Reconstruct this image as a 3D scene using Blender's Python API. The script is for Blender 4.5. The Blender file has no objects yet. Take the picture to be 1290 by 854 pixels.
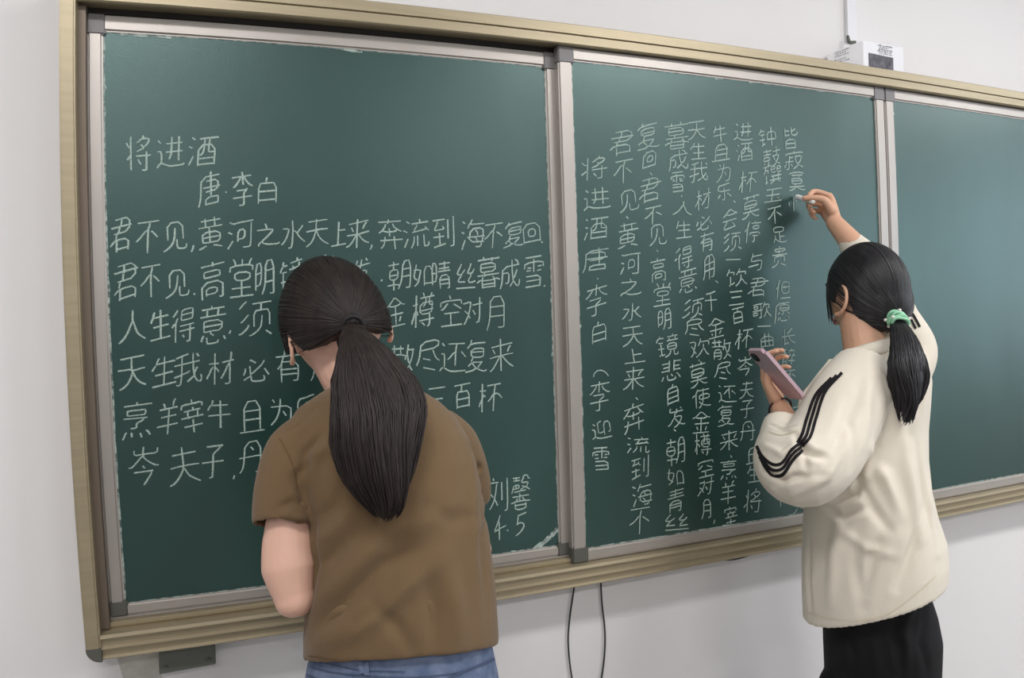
import bpy, bmesh, math, random
import numpy as np
from mathutils import Vector, Matrix
from mathutils.bvhtree import BVHTree

# ---------------------------------------------------------------- camera, world, lights, exposure
SC = bpy.context.scene
COL = SC.collection
FPX, YAW, PITCH, ROLL = 950.0, 0.3854, -0.0106, -0.0310
BASE = 0.88                                   # height of the lower edge of the chalkboard frame
CAM = Vector((0.221375, -1.54, 1.45288))
_f = Vector((math.sin(YAW)*math.cos(PITCH), math.cos(YAW)*math.cos(PITCH), math.sin(PITCH)))
_r = Vector((math.cos(YAW), -math.sin(YAW), 0)); _u = _r.cross(_f)
CR = _r*math.cos(ROLL)+_u*math.sin(ROLL); CU = -_r*math.sin(ROLL)+_u*math.cos(ROLL); CF = _f
cd = bpy.data.cameras.new('camera'); cam = bpy.data.objects.new('camera', cd); COL.objects.link(cam)
cd.sensor_width = 36.0; cd.lens = 36.0*FPX/1290.0; cd.clip_start = .05
M = Matrix((CR, CU, -CF)).transposed().to_4x4(); M.translation = CAM; cam.matrix_world = M
SC.camera = cam

world = bpy.data.worlds.new('daylight'); SC.world = world; world.use_nodes = True
bg = world.node_tree.nodes['Background']; bg.inputs[0].default_value = (.75, .87, 1, 1); bg.inputs[1].default_value = 1.0
SC.view_settings.view_transform = 'Standard'; SC.view_settings.look = 'None'
SC.view_settings.gamma = 1; SC.view_settings.exposure = .02; SC.view_settings.use_curve_mapping = False

def area(name, loc, target, sx, sy, power, col):
    l = bpy.data.lights.new(name, 'AREA'); l.shape = 'RECTANGLE'; l.size = sx; l.size_y = sy; l.energy = power; l.color = col
    o = bpy.data.objects.new(name, l); COL.objects.link(o); o.location = loc
    o.rotation_euler = (Vector(target)-Vector(loc)).to_track_quat('-Z', 'Y').to_euler(); return o
# daylight that comes in through the windows of the right-hand wall
for wy in (-2.1, -4.5):
    area('window_daylight', (6.35, wy, 1.95), (2.0, wy+.6, 1.2), 1.9, 1.7, 23, (.80, .90, 1))
random.seed(7); np.random.seed(7)

# ---------------------------------------------------------------- helpers
def at(px, py, y):
    """pixel of the 1290x854 photograph -> point on the vertical plane at distance y from the board"""
    d = CF+CR*((px-645)/FPX)-CU*((py-427)/FPX); t = (y-CAM.y)/d.y; return CAM+d*t
def ray_dir(px, py): return (CF+CR*((px-645)/FPX)-CU*((py-427)/FPX)).normalized()
def mpp(px, py, y):
    """metres per pixel across the line of sight"""
    z = (at(px, py, y)-CAM).dot(CF); return z*math.cos(math.atan((px-645)/FPX))/FPX
def lin(c): c = c/255.0; return c/12.92 if c <= .04045 else ((c+.055)/1.055)**2.4
def rgb(r, g, b): return (lin(r), lin(g), lin(b), 1)

def mat(name, col, rough=.6, metal=0, noise=0, nscale=20, bump=0, bscale=200, spec=.5, col2=None, sss=0, stretch=None, coat=0, sheen=0):
    m = bpy.data.materials.new(name); m.use_nodes = True; nt = m.node_tree; p = nt.nodes['Principled BSDF']
    p.inputs['Base Color'].default_value = col; p.inputs['Roughness'].default_value = rough; p.inputs['Metallic'].default_value = metal
    p.inputs['Specular IOR Level'].default_value = spec
    if sss: p.inputs['Subsurface Weight'].default_value = sss; p.inputs['Subsurface Radius'].default_value = (.012, .005, .003); p.inputs['Subsurface Scale'].default_value = 1
    if coat: p.inputs['Coat Weight'].default_value = coat
    if sheen: p.inputs['Sheen Weight'].default_value = sheen
    tc = nt.nodes.new('ShaderNodeTexCoord'); src = tc.outputs['Object']
    if stretch:
        mp = nt.nodes.new('ShaderNodeMapping'); mp.inputs['Scale'].default_value = stretch; nt.links.new(src, mp.inputs[0]); src = mp.outputs[0]
    if noise:
        n = nt.nodes.new('ShaderNodeTexNoise'); n.inputs['Scale'].default_value = nscale; n.inputs['Detail'].default_value = 5; nt.links.new(src, n.inputs['Vector'])
        mx = nt.nodes.new('ShaderNodeMix'); mx.data_type = 'RGBA'
        c2 = col2 or tuple(c*(1-noise) for c in col[:3])+(1,)
        mx.inputs[6].default_value = col; mx.inputs[7].default_value = c2
        rp = nt.nodes.new('ShaderNodeMapRange'); rp.inputs[1].default_value = .35; rp.inputs[2].default_value = .65
        nt.links.new(n.outputs['Fac'], rp.inputs[0]); nt.links.new(rp.outputs[0], mx.inputs[0]); nt.links.new(mx.outputs[2], p.inputs['Base Color'])
    if bump:
        n = nt.nodes.new('ShaderNodeTexNoise'); n.inputs['Scale'].default_value = bscale; n.inputs['Detail'].default_value = 3; nt.links.new(src, n.inputs['Vector'])
        b = nt.nodes.new('ShaderNodeBump'); b.inputs['Strength'].default_value = bump; b.inputs['Distance'].default_value = .002
        nt.links.new(n.outputs['Fac'], b.inputs['Height']); nt.links.new(b.outputs[0], p.inputs['Normal'])
    return m
def emis(name, col, s):
    m = bpy.data.materials.new(name); m.use_nodes = True; p = m.node_tree.nodes['Principled BSDF']
    p.inputs['Emission Color'].default_value = col; p.inputs['Emission Strength'].default_value = s; return m

def obj(name, me, m, parent=None, smooth=False):
    if isinstance(me, bmesh.types.BMesh):
        bmesh.ops.recalc_face_normals(me, faces=me.faces)
        b = me; me = bpy.data.meshes.new(name); b.to_mesh(me); b.free()
    me.materials.clear(); me.materials.append(m)
    if smooth: me.polygons.foreach_set('use_smooth', [True]*len(me.polygons))
    o = bpy.data.objects.new(name, me); COL.objects.link(o)
    if parent is not None:
        o.parent = parent; o.matrix_parent_inverse = Matrix.Translation(-parent_loc(parent))
    return o
def parent_loc(p): return Vector(p.location) if p.parent is None else Vector((0, 0, 0))
def tag(o, label, cat, group=None):
    o['label'] = label; o['category'] = cat
    if group: o['group'] = group
    return o
def thing(name, label, cat, loc=(0, 0, 0), group=None):
    o = bpy.data.objects.new(name, None); COL.objects.link(o); o.location = loc; o.empty_display_size = .1; return tag(o, label, cat, group)
def struct(name, me, m, parent=None):
    o = obj(name, me, m, parent); o['kind'] = 'structure'; return o

def box(bm, x0, x1, y0, y1, z0, z1, bev=0):
    vs = [bm.verts.new((x, y, z)) for x in (x0, x1) for y in (y0, y1) for z in (z0, z1)]
    fs = [bm.faces.new([vs[i] for i in f]) for f in ((0, 1, 3, 2), (4, 6, 7, 5), (0, 4, 5, 1), (2, 3, 7, 6), (0, 2, 6, 4), (1, 5, 7, 3))]
    if bev:
        es = list({e for f in fs for e in f.edges}); bmesh.ops.bevel(bm, geom=es, offset=bev, segments=2, affect='EDGES', profile=.6)
    return bm
def loft(bm, rings, cap=True, close=False):
    """rings: list of equal-length closed point lists"""
    R = [[bm.verts.new(p) for p in r] for r in rings]; n = len(R[0])
    for a, b in zip(R, R[1:]):
        for i in range(n): bm.faces.new((a[i], a[(i+1) % n], b[(i+1) % n], b[i]))
    if cap:
        for r, s in ((R[0], 1), (R[-1], -1)):
            c = sum((v.co for v in r), Vector())/n; cv = bm.verts.new(c)
            for i in range(n): bm.faces.new((r[(i+1) % n], r[i], cv) if s > 0 else (r[i], r[(i+1) % n], cv))
    return R
def ell(c, a, b, n=28, e=2.0):
    out = []
    for i in range(n):
        t = 2*math.pi*i/n; ct, st = math.cos(t), math.sin(t)
        out.append(c+a*(abs(ct)**(2/e)*(1 if ct >= 0 else -1))+b*(abs(st)**(2/e)*(1 if st >= 0 else -1)))
    return out
def catmull(P, n=6):
    P = [Vector(p) for p in P]; Q = [P[0]*2-P[1]]+P+[P[-1]*2-P[-2]]; out = []
    for i in range(1, len(Q)-2):
        for k in range(n):
            t = k/n; a, b, c, d = Q[i-1], Q[i], Q[i+1], Q[i+2]
            out.append(.5*((2*b)+(c-a)*t+(2*a-5*b+4*c-d)*t*t+(3*b-a-3*c+d)*t*t*t))
    out.append(P[-1]); return out
def limb(bm, pts, rad, n=14, sub=5, round_ends=True, flat=1.0, flat_dir=None):
    """tapering tube through pts with radii rad"""
    pts = [Vector(p) for p in pts]
    C = catmull(pts, sub) if len(pts) > 2 else [pts[0].lerp(pts[1], k/sub) for k in range(sub+1)]
    RR = []
    for i in range(len(rad)-1):
        for k in range(sub): t = k/sub; RR.append(rad[i]*(1-t)+rad[i+1]*t)
    RR.append(rad[-1])
    rings = []; prev = None
    for i, c in enumerate(C):
        d = (C[min(i+1, len(C)-1)]-C[max(i-1, 0)]).normalized()
        if prev is None:
            h = flat_dir if flat_dir is not None else (Vector((0, 0, 1)) if abs(d.z) < .9 else Vector((1, 0, 0)))
            a = (h-d*h.dot(d)).normalized()
        else: a = (prev-d*prev.dot(d)).normalized()
        prev = a; b = d.cross(a)
        rings.append((c, a, b, RR[i], d))
    out = []
    if round_ends:
        c, a, b, r, d = rings[0]
        for k in (.96, .8, .45): s = math.sqrt(1-k*k); out.append(ell(c-d*r*k, a*r*s*flat, b*r*s, n))
    for c, a, b, r, d in rings: out.append(ell(c, a*r*flat, b*r, n))
    if round_ends:
        c, a, b, r, d = rings[-1]
        for k in (.45, .8, .96): s = math.sqrt(1-k*k); out.append(ell(c+d*r*k, a*r*s*flat, b*r*s, n))
    loft(bm, out); return bm
def voxel(bm, size, smooth=6, factor=.5):
    """fuse all the closed pieces in bm into one continuous surface"""
    bmesh.ops.recalc_face_normals(bm, faces=bm.faces)
    me = bpy.data.meshes.new('fuse'); bm.to_mesh(me); bm.free()
    o = bpy.data.objects.new('fuse', me); COL.objects.link(o)
    r = o.modifiers.new('r', 'REMESH'); r.mode = 'VOXEL'; r.voxel_size = size; r.use_smooth_shade = True
    if smooth:
        s = o.modifiers.new('s', 'SMOOTH'); s.factor = factor; s.iterations = smooth
    dg = bpy.context.evaluated_depsgraph_get(); dg.update()
    out = bpy.data.meshes.new_from_object(o.evaluated_get(dg)); bpy.data.objects.remove(o); return out
def vring(xl, xr, py, y, th, tilt=0.0, side=0.0, e=2.3, n=36):
    """cross-section of a garment: spans pixels xl..xr at row py; th = half thickness along the view; tilt raises the near side"""
    px = (xl+xr)/2; c = at(px, py, y); d = c-CAM; d.z = 0; d.normalize(); a = Vector((d.y, -d.x, 0))
    s = mpp(px, py, y); hw = (xr-xl)/2*s
    A = a*hw+Vector((0, 0, side*s)); Bv = -d*th*math.cos(tilt)+Vector((0, 0, th*math.sin(tilt)))
    return ell(c, A, Bv, n, e)
def bvh_of(me):
    me.calc_loop_triangles(); return BVHTree.FromPolygons([v.co.copy() for v in me.vertices], [tuple(p.vertices) for p in me.polygons])
def cast(bvh, px, py):
    h = bvh.ray_cast(CAM, ray_dir(px, py)); return h[0], h[1]
def folds(me, segs, ka=1.0, kw=1.0):
    """push cloth in or out along crease lines. segs: (list of px points, amplitude m, width m)"""
    bvh = bvh_of(me); n = len(me.vertices); co = np.empty(n*3); me.vertices.foreach_get('co', co); co = co.reshape(-1, 3)
    nor = np.empty(n*3); me.vertex_normals.foreach_get('vector', nor); nor = nor.reshape(-1, 3)
    disp = np.zeros(n)
    for pts, amp, wid in segs:
        P = []
        for p in pts:
            h, _ = cast(bvh, *p)
            if h is not None: P.append(np.array(h))
        best = np.full(n, 9.0); tt = np.zeros(n); m = len(P)-1
        for k in range(m):
            a, b = P[k], P[k+1]; ab = b-a; t = np.clip(((co-a)@ab)/(ab@ab+1e-12), 0, 1)
            dd = np.linalg.norm(co-(a+t[:, None]*ab), axis=1); u = dd < best; best[u] = dd[u]; tt[u] = (k+t[u])/m
        taper = np.sin(np.clip(tt, .0, 1)*math.pi)*.75+.25
        wid *= kw; disp += 1.6*ka*amp*taper*(np.exp(-(best/wid)**2)-.35*np.exp(-(best/(2.2*wid))**2))
    co += nor*disp[:, None]; me.vertices.foreach_set('co', co.ravel()); me.update(); return me
def ribbon(bvh, pts, hw_px, off=.0018, n=8, dens=6):
    """thin strip laid on a surface along photographed line pts"""
    C = catmull([Vector((p[0], p[1], 0)) for p in pts], dens) if len(pts) > 2 else [Vector((pts[0][0]+(pts[1][0]-pts[0][0])*k/dens, pts[0][1]+(pts[1][1]-pts[0][1])*k/dens, 0)) for k in range(dens+1)]
    bm = bmesh.new(); prev = None
    for i, c in enumerate(C):
        d = (C[min(i+1, len(C)-1)]-C[max(i-1, 0)]).normalized(); q = Vector((-d.y, d.x, 0))*hw_px
        row = []
        for s in (-1, -.33, .33, 1):
            h, nn = cast(bvh, c.x+q.x*s, c.y+q.y*s)
            if h is None: row = None; break
            row.append(h+nn*off)
        if row and prev and (row[1]-prev[1]).length < .05:
            vs = [bm.verts.new(p) for p in prev+row]
            for k in range(3): bm.faces.new((vs[k], vs[k+1], vs[k+5], vs[k+4]))
        prev = row
    bmesh.ops.remove_doubles(bm, verts=bm.verts, dist=1e-5)
    return bm
# ---------------------------------------------------------------- materials
M_WALL = mat('painted_wall', rgb(229, 227, 227), .75, noise=.035, nscale=1.3, bump=.12, bscale=60)
M_CEIL = mat('ceiling_paint', rgb(235, 235, 235), .9)
M_FLOOR = mat('floor_tile', rgb(150, 146, 140), .6, noise=.1, nscale=2)
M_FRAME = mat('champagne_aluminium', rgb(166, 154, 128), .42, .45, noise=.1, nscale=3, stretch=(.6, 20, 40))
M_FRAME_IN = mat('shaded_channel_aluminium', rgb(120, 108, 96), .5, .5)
M_TRIM = mat('satin_aluminium', rgb(176, 170, 164), .4, .55, noise=.08, nscale=4)
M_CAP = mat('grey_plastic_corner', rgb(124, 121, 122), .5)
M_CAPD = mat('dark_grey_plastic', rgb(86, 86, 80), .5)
M_TRACK = mat('track_gap_shade', rgb(38, 35, 32), .6)  # near-black; shade of the gaps behind the rails is in the colour
M_BRK = mat('grey_bracket', rgb(92, 96, 88), .55)
M_BLACK = mat('black_rubber', rgb(38, 38, 42), .45)
M_WHITE = mat('white_plastic', rgb(228, 228, 232), .45)

def board_material():
    m = mat('green_chalkboard', rgb(13, 42, 37), .33, noise=.2, nscale=2.2, bump=.1, bscale=350, spec=1.0, col2=rgb(20, 50, 45))
    nt = m.node_tree; p = nt.nodes['Principled BSDF']
    # wiped chalk haze, in broad sweeps
    tc = nt.nodes.new('ShaderNodeTexCoord'); mp = nt.nodes.new('ShaderNodeMapping'); mp.inputs['Scale'].default_value = (2.6, 1, .9); mp.inputs['Rotation'].default_value = (0, .25, 0)
    n = nt.nodes.new('ShaderNodeTexNoise'); n.inputs['Scale'].default_value = 1.3; n.inputs['Detail'].default_value = 6; n.inputs['Distortion'].default_value = .6
    nt.links.new(tc.outputs['Object'], mp.inputs[0]); nt.links.new(mp.outputs[0], n.inputs['Vector'])
    r = nt.nodes.new('ShaderNodeMapRange'); r.inputs[1].default_value = .42; r.inputs[2].default_value = .75; r.inputs[4].default_value = .07
    mx = nt.nodes.new('ShaderNodeMix'); mx.data_type = 'RGBA'; mx.inputs[7].default_value = rgb(110, 150, 150)
    p.inputs['Specular Tint'].default_value = (.72, 1, .97, 1)
    old = p.inputs['Base Color'].links[0].from_socket
    nt.links.new(n.outputs['Fac'], r.inputs[0]); nt.links.new(r.outputs[0], mx.inputs[0]); nt.links.new(old, mx.inputs[6]); nt.links.new(mx.outputs[2], p.inputs['Base Color'])
    return m
M_BOARD = board_material()
def chalk_material(name, col, lo, sc):
    m = mat(name, col, .95); nt = m.node_tree; p = nt.nodes['Principled BSDF']; p.inputs['Specular IOR Level'].default_value = .1
    tc = nt.nodes.new('ShaderNodeTexCoord'); n = nt.nodes.new('ShaderNodeTexNoise'); n.inputs['Scale'].default_value = sc; n.inputs['Detail'].default_value = 4
    r = nt.nodes.new('ShaderNodeMapRange'); r.inputs[1].default_value = .35; r.inputs[2].default_value = .6; r.inputs[3].default_value = lo; r.inputs[4].default_value = 1
    nt.links.new(tc.outputs['Object'], n.inputs['Vector']); nt.links.new(n.outputs['Fac'], r.inputs[0]); nt.links.new(r.outputs[0], p.inputs['Alpha']); return m
M_CHALK = chalk_material('chalk_line', rgb(178, 198, 190), .45, 420)
M_DUST = chalk_material('chalk_dust', rgb(168, 182, 176), .15, 90)

# ---------------------------------------------------------------- the room
WY = .07                                       # face of the wall that carries the board
RX0, RX1, RY0, RH = -2.6, 6.4, -7.6, 3.15
bm = bmesh.new(); box(bm, RX0-.2, RX1+.2, WY, WY+.2, 0, RH); struct('wall_front', bm, M_WALL)
bm = bmesh.new(); box(bm, RX0-.2, RX0, RY0, WY, 0, RH); struct('wall_left', bm, M_WALL)
bm = bmesh.new(); box(bm, RX0-.2, RX1+.2, RY0-.2, RY0, 0, RH); struct('wall_back', bm, M_WALL)
bm = bmesh.new(); box(bm, RX0-.2, RX1+.2, RY0-.2, WY+.2, -.15, 0); struct('floor', bm, M_FLOOR)
bm = bmesh.new(); box(bm, RX0-.2, RX1+.2, RY0-.2, WY+.2, RH, RH+.15); struct('ceiling', bm, M_CEIL)
bm = bmesh.new()                               # right wall with two window openings
WZ0, WZ1 = 1.0, 2.85; ws = [(-5.5, -3.5), (-3.1, -1.1)]
box(bm, RX1, RX1+.2, RY0, WY, 0, WZ0); box(bm, RX1, RX1+.2, RY0, WY, WZ1, RH)
ys = [RY0]+[v for w in ws for v in w]+[WY]
for a, b in zip(ys[0::2], ys[1::2]): box(bm, RX1, RX1+.2, a, b, WZ0, WZ1)
struct('wall_right', bm, M_WALL)
M_GLASS = mat('window_glass', (1, 1, 1, 1), 0); M_GLASS.node_tree.nodes['Principled BSDF'].inputs['Transmission Weight'].default_value = 1
M_GLASS.node_tree.nodes['Principled BSDF'].inputs['IOR'].default_value = 1.02
for k, (a, b) in enumerate(ws):
    bm = bmesh.new()
    for y in (a+.03, (a+b)/2, b-.03): box(bm, RX1+.06, RX1+.12, y-.03, y+.03, WZ0, WZ1)
    for z in (WZ0+.03, WZ1-.03): box(bm, RX1+.06, RX1+.12, a+.06, b-.06, z-.03, z+.03)
    w = struct('window_%d' % (k+1), bm, M_WHITE)
for lx in (-.3, 2.2, 4.7):                     # ceiling lamps over the class
    for ly in (-1.6, -4.2):
        t = thing('ceiling_lamp', 'long white ceiling lamp', 'lamp', (lx, ly, RH-.12), 'ceiling lamps of the classroom')
        bm = bmesh.new(); box(bm, lx-.62, lx+.62, ly-.09, ly+.09, RH-.09, RH, .01); obj('housing', bm, M_WHITE, t)
        bm = bmesh.new(); limb(bm, [(lx-.6, ly, RH-.11), (lx+.6, ly, RH-.11)], [.018, .018], 10, 2); obj('tube', bm, emis('lamp_tube', (1, .96, .9, 1), 6), t)
        area('lamp_light', (lx, ly, RH-.15), (lx, ly, 0), 1.2, .3, 34, (1, .985, .985))

# ---------------------------------------------------------------- the chalkboard
# the four metre frame is not quite straight: a slow bow of a centimetre or two, measured along the rails
WXC = [-0.00668, -0.00286, 0.03441, 0.001, 0.00014, -0.0767, 0.00133, -0.04474, -0.00092, 0.11578, 0.0028, 0.00588, -0.04576, -0.00074, 0.00445]
WZC = [-0.00996, -0.01691, 0.00104, -0.03915, -0.001, 0.00936, 0.07952, 0.00264, 0.00606, -0.00269, -0.04261, -0.00086, 0.00046, 0.00472, -5e-05]
def bow(x, z):
    X = min(max(x, -.05), 2.6); Z = min(max(z, .82), 2.18)-1.5; k = 0; dx = dz = 0
    for i in range(5):
        for j in range(5-i):
            t = X**i*Z**j; dx += WXC[k]*t; dz += WZC[k]*t; k += 1
    return x+dx, z+dz
def bbox(bm, x0, x1, y0, y1, z0, z1, nx=1, nz=1, bev=0):
    """box in board coordinates, cut into pieces so that it can follow the bow"""
    n0 = len(bm.verts); t = bmesh.new(); box(t, x0, x1, y0, y1, z0, z1)
    for i in range(1, nx): bmesh.ops.bisect_plane(t, geom=t.verts[:]+t.edges[:]+t.faces[:], plane_co=(x0+(x1-x0)*i/nx, 0, 0), plane_no=(1, 0, 0))
    for i in range(1, nz): bmesh.ops.bisect_plane(t, geom=t.verts[:]+t.edges[:]+t.faces[:], plane_co=(0, 0, z0+(z1-z0)*i/nz), plane_no=(0, 0, 1))
    for v in t.verts: v.co.x, v.co.z = bow(v.co.x, v.co.z)
    me = bpy.data.meshes.new('t'); t.to_mesh(me); t.free(); bm.from_mesh(me); bpy.data.meshes.remove(me)
def rail(name, prof, x0, x1, m, parent, n=24):
    """extrude a (y,z) profile along x"""
    bm = bmesh.new(); rings = []
    for i in range(n+1):
        x = x0+(x1-x0)*i/n; r = []
        for y, z in prof: X, Z = bow(x, z); r.append(Vector((X, y, Z)))
        rings.append(r)
    loft(bm, rings); return obj(name, bm, m, parent)
XE = 3.96
fr = thing('chalkboard_frame', 'long champagne-coloured metal frame on the wall around all the green board panels', 'frame', (XE/2, .03, BASE))
rail('top_rail', [(WY, 2.137), (-.012, 2.137), (-.016, 2.134), (-.016, 2.1135), (-.011, 2.1125), (-.011, 2.1105), (-.016, 2.1095), (-.016, 2.091), (-.013, 2.0885), (-.004, 2.0885), (-.004, 2.094), (.052, 2.094), (.052, 2.105), (WY, 2.105)], .0265, XE-.0265, M_FRAME, fr)
rail('bottom_rail', [(WY, .879), (-.013, .879), (-.0185, .8805), (-.021, .883), (-.0165, .887), (-.0175, .9), (-.0235, .9005), (-.024, .902), (-.0185, .9065), (-.0195, .9205), (-.0255, .921), (-.026, .9225), (-.0205, .9275), (-.006, .928), (.0, .9275), (.052, .9275), (.052, .91), (WY, .91)], .0265, XE-.0265, M_FRAME, fr)
rail('track_rail', [(.05, .9275), (.012, .9275), (.01, .931), (.01, .9365), (.013, .9385), (.05, .9385)], .03, XE-.03, M_FRAME, fr)
rail('track_lip', [(.05, .9385), (.022, .9385), (.020, .942), (.024, .9445), (.05, .9445)], .03, XE-.03, M_TRIM, fr)
rail('upper_track', [(.051, 2.0935), (.0275, 2.0935), (.0275, 2.0825), (.0315, 2.0825), (.0315, 2.0885), (.051, 2.0885)], .03, XE-.03, M_TRACK, fr)
for x0, x1, xi0, xi1 in ((0, .0268, .0268, .0405), (XE-.0268, XE, XE-.0405, XE-.0268)):
    bm = bmesh.new(); bbox(bm, x0, x1, -.026, WY, .9055, 2.1365, 1, 10); bmesh.ops.bevel(bm, geom=[e for e in bm.edges if abs(e.verts[0].co.z-e.verts[1].co.z) > .05 and e.verts[0].co.y < 0 and e.verts[1].co.y < 0], offset=.003, segments=2, affect='EDGES'); obj('side_rail', bm, M_FRAME, fr)
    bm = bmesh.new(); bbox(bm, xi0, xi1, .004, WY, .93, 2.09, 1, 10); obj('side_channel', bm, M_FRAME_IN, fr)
    # rounded plastic corner under each side rail
    bm = bmesh.new(); pts = []
    s = 1 if x0 == 0 else -1; xo = x0 if s > 0 else x1
    prof = [(0, .0)]+[(.026*(1-math.cos(t)), -.026*math.sin(t)) for t in np.linspace(0, math.pi/2, 9)][1:]+[(.0268, -.0262), (.0268, 0)]
    rg = []
    for y in (-.0262, WY): rg.append([Vector((bow(xo+s*a, .905+b)[0], y, bow(xo+s*a, .905+b)[1])) for a, b in prof])
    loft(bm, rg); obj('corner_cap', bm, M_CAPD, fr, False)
bm = bmesh.new(); bbox(bm, .03, XE-.03, .052, .068, .905, 2.1, 12, 4); obj('back_plate', bm, M_TRACK, fr)  # dark sheet whose colour carries the shadow under the top rail

def dust_strip(bm, p0, p1, inward, y, wbase, seed, spikes=1.0):
    """broken line of chalk dust that gathers along the edge of the writing surface"""
    rn = random.Random(seed); L = math.hypot(p1[0]-p0[0], p1[1]-p0[1]); n = int(L/.006); w = 0; spike = 0
    prev = None
    for i in range(n+1):
        t = i/n; x = p0[0]+(p1[0]-p0[0])*t; z = p0[1]+(p1[1]-p0[1])*t
        w += (wbase*(.4+1.2*rn.random())-w)*.25
        if rn.random() < .018*spikes: spike = rn.uniform(.002, .007)
        spike *= .55; q = max(.0006, w+spike)
        a = bow(x, z); b = bow(x+inward[0]*q, z+inward[1]*q)
        cur = (bm.verts.new((a[0], y, a[1])), bm.verts.new((b[0], y, b[1])))
        if prev: bm.faces.new((prev[0], prev[1], cur[1], cur[0]))
        prev = cur
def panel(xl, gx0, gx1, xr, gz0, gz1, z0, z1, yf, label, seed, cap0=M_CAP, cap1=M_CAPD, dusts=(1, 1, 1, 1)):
    t = thing('sliding_chalkboard', label, 'chalkboard', ((xl+xr)/2, yf+.015, z0), None)
    bm = bmesh.new(); bbox(bm, gx0-.004, gx1+.004, yf+.006, yf+.022, gz0-.004, gz1+.004, 14, 10); obj('writing_surface', bm, M_BOARD, t)
    cw = gx0-xl; hw = xr-gx1
    for a, b in ((xl, gx0), (gx1, xr)):
        bm = bmesh.new(); bbox(bm, a, b, yf, yf+.024, gz0-.0, gz1-.006, 1, 10)
        bmesh.ops.bevel(bm, geom=[e for e in bm.edges if abs(e.verts[0].co.z-e.verts[1].co.z) > .04 and e.verts[0].co.y < yf+.01], offset=.004, segments=3, affect='EDGES')
        obj('stile', bm, M_TRIM, t, False)
    for a, b, nm in ((gz1, z1, 'upper_rail'), (z0, gz0, 'lower_rail')):
        bm = bmesh.new(); bbox(bm, gx0+.004, gx1-.004, yf, yf+.024, a, b, 16, 1)
        bmesh.ops.bevel(bm, geom=[e for e in bm.edges if abs(e.verts[0].co.x-e.verts[1].co.x) > .03 and e.verts[0].co.y < yf+.01], offset=.004, segments=3, affect='EDGES')
        obj(nm, bm, M_TRIM, t, False)
    for x0, x1, s in ((xl, gx0+.0045, 1), (gx1-.0045, xr, -1)):
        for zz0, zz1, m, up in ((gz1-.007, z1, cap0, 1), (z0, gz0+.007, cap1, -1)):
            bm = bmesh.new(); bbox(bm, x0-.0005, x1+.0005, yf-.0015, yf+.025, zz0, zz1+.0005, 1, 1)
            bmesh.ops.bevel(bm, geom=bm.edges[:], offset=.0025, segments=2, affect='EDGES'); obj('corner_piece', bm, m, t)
    bm = bmesh.new(); yd = yf+.0052
    dust_strip(bm, (gx0, gz0), (gx0, gz1), (1, 0), yd, .0022*dusts[0], seed)
    dust_strip(bm, (gx0, gz1), (gx1, gz1), (0, -1), yd, .0018*dusts[1], seed+1, .6)
    dust_strip(bm, (gx1, gz0), (gx1, gz1), (-1, 0), yd, .0018*dusts[2], seed+2)
    dust_strip(bm, (gx0, gz0), (gx1, gz0), (0, 1), yd, .0026*dusts[3], seed+3, .8)
    if seed == 10:     # thick smear in the lower right corner and the thinner one at the upper left
        for j in range(26):
            f = j/26; a = (gx1-.062+.06*f+random.uniform(-.003, .003), gz0+.003+.034*f**1.6+random.uniform(-.003, .003))
            L = random.uniform(.012, .03); an = random.uniform(.3, .75); w = random.uniform(.001, .0028)
            q = [(a[0]-L/2*math.cos(an), a[1]-L/2*math.sin(an)), (a[0]+L/2*math.cos(an), a[1]+L/2*math.sin(an))]
            vs = [bm.verts.new((bow(p[0]+sx*w*math.sin(an), p[1])[0], yd-.0002*(j+1)/26, bow(p[0], p[1]-sx*w)[1])) for p in q for sx in (-1, 1)]
            bm.faces.new((vs[0], vs[1], vs[3], vs[2]))
        for x0, x1 in ((.07, .19), (.5, .56), (.93, .968)): dust_strip(bm, (x0, gz1), (x1, gz1), (0, -1), yd-.0003, .006, seed+8, 2)
    obj('chalk_residue', bm, M_DUST, t)
    return t
board_1 = panel(.0405, .068, .9685, .995, .9675, 2.048, .9445, 2.080, .022, 'first green chalkboard panel from the left, written in horizontal lines behind the woman in brown', 10, dusts=(1.3, .9, 1, .7))
board_2 = panel(.9905, 1.0245, 1.9400, 1.9745, .957, 2.059, .9285, 2.0905, .0, 'middle green chalkboard panel filled with vertical columns of chalk writing', 20, dusts=(1, .8, .5, 1))
board_3 = panel(1.9775, 2.0115, 2.9270, 2.9610, .957, 2.059, .9285, 2.0905, .0, 'empty green chalkboard panel at the right behind the woman in the cream jacket', 30, dusts=(.9, .5, 1, 1))
board_4 = panel(2.9635, 2.990, 3.892, 3.9195, .9675, 2.048, .9445, 2.080, .022, 'last green chalkboard panel at the far right end, out of the picture', 40)

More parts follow.
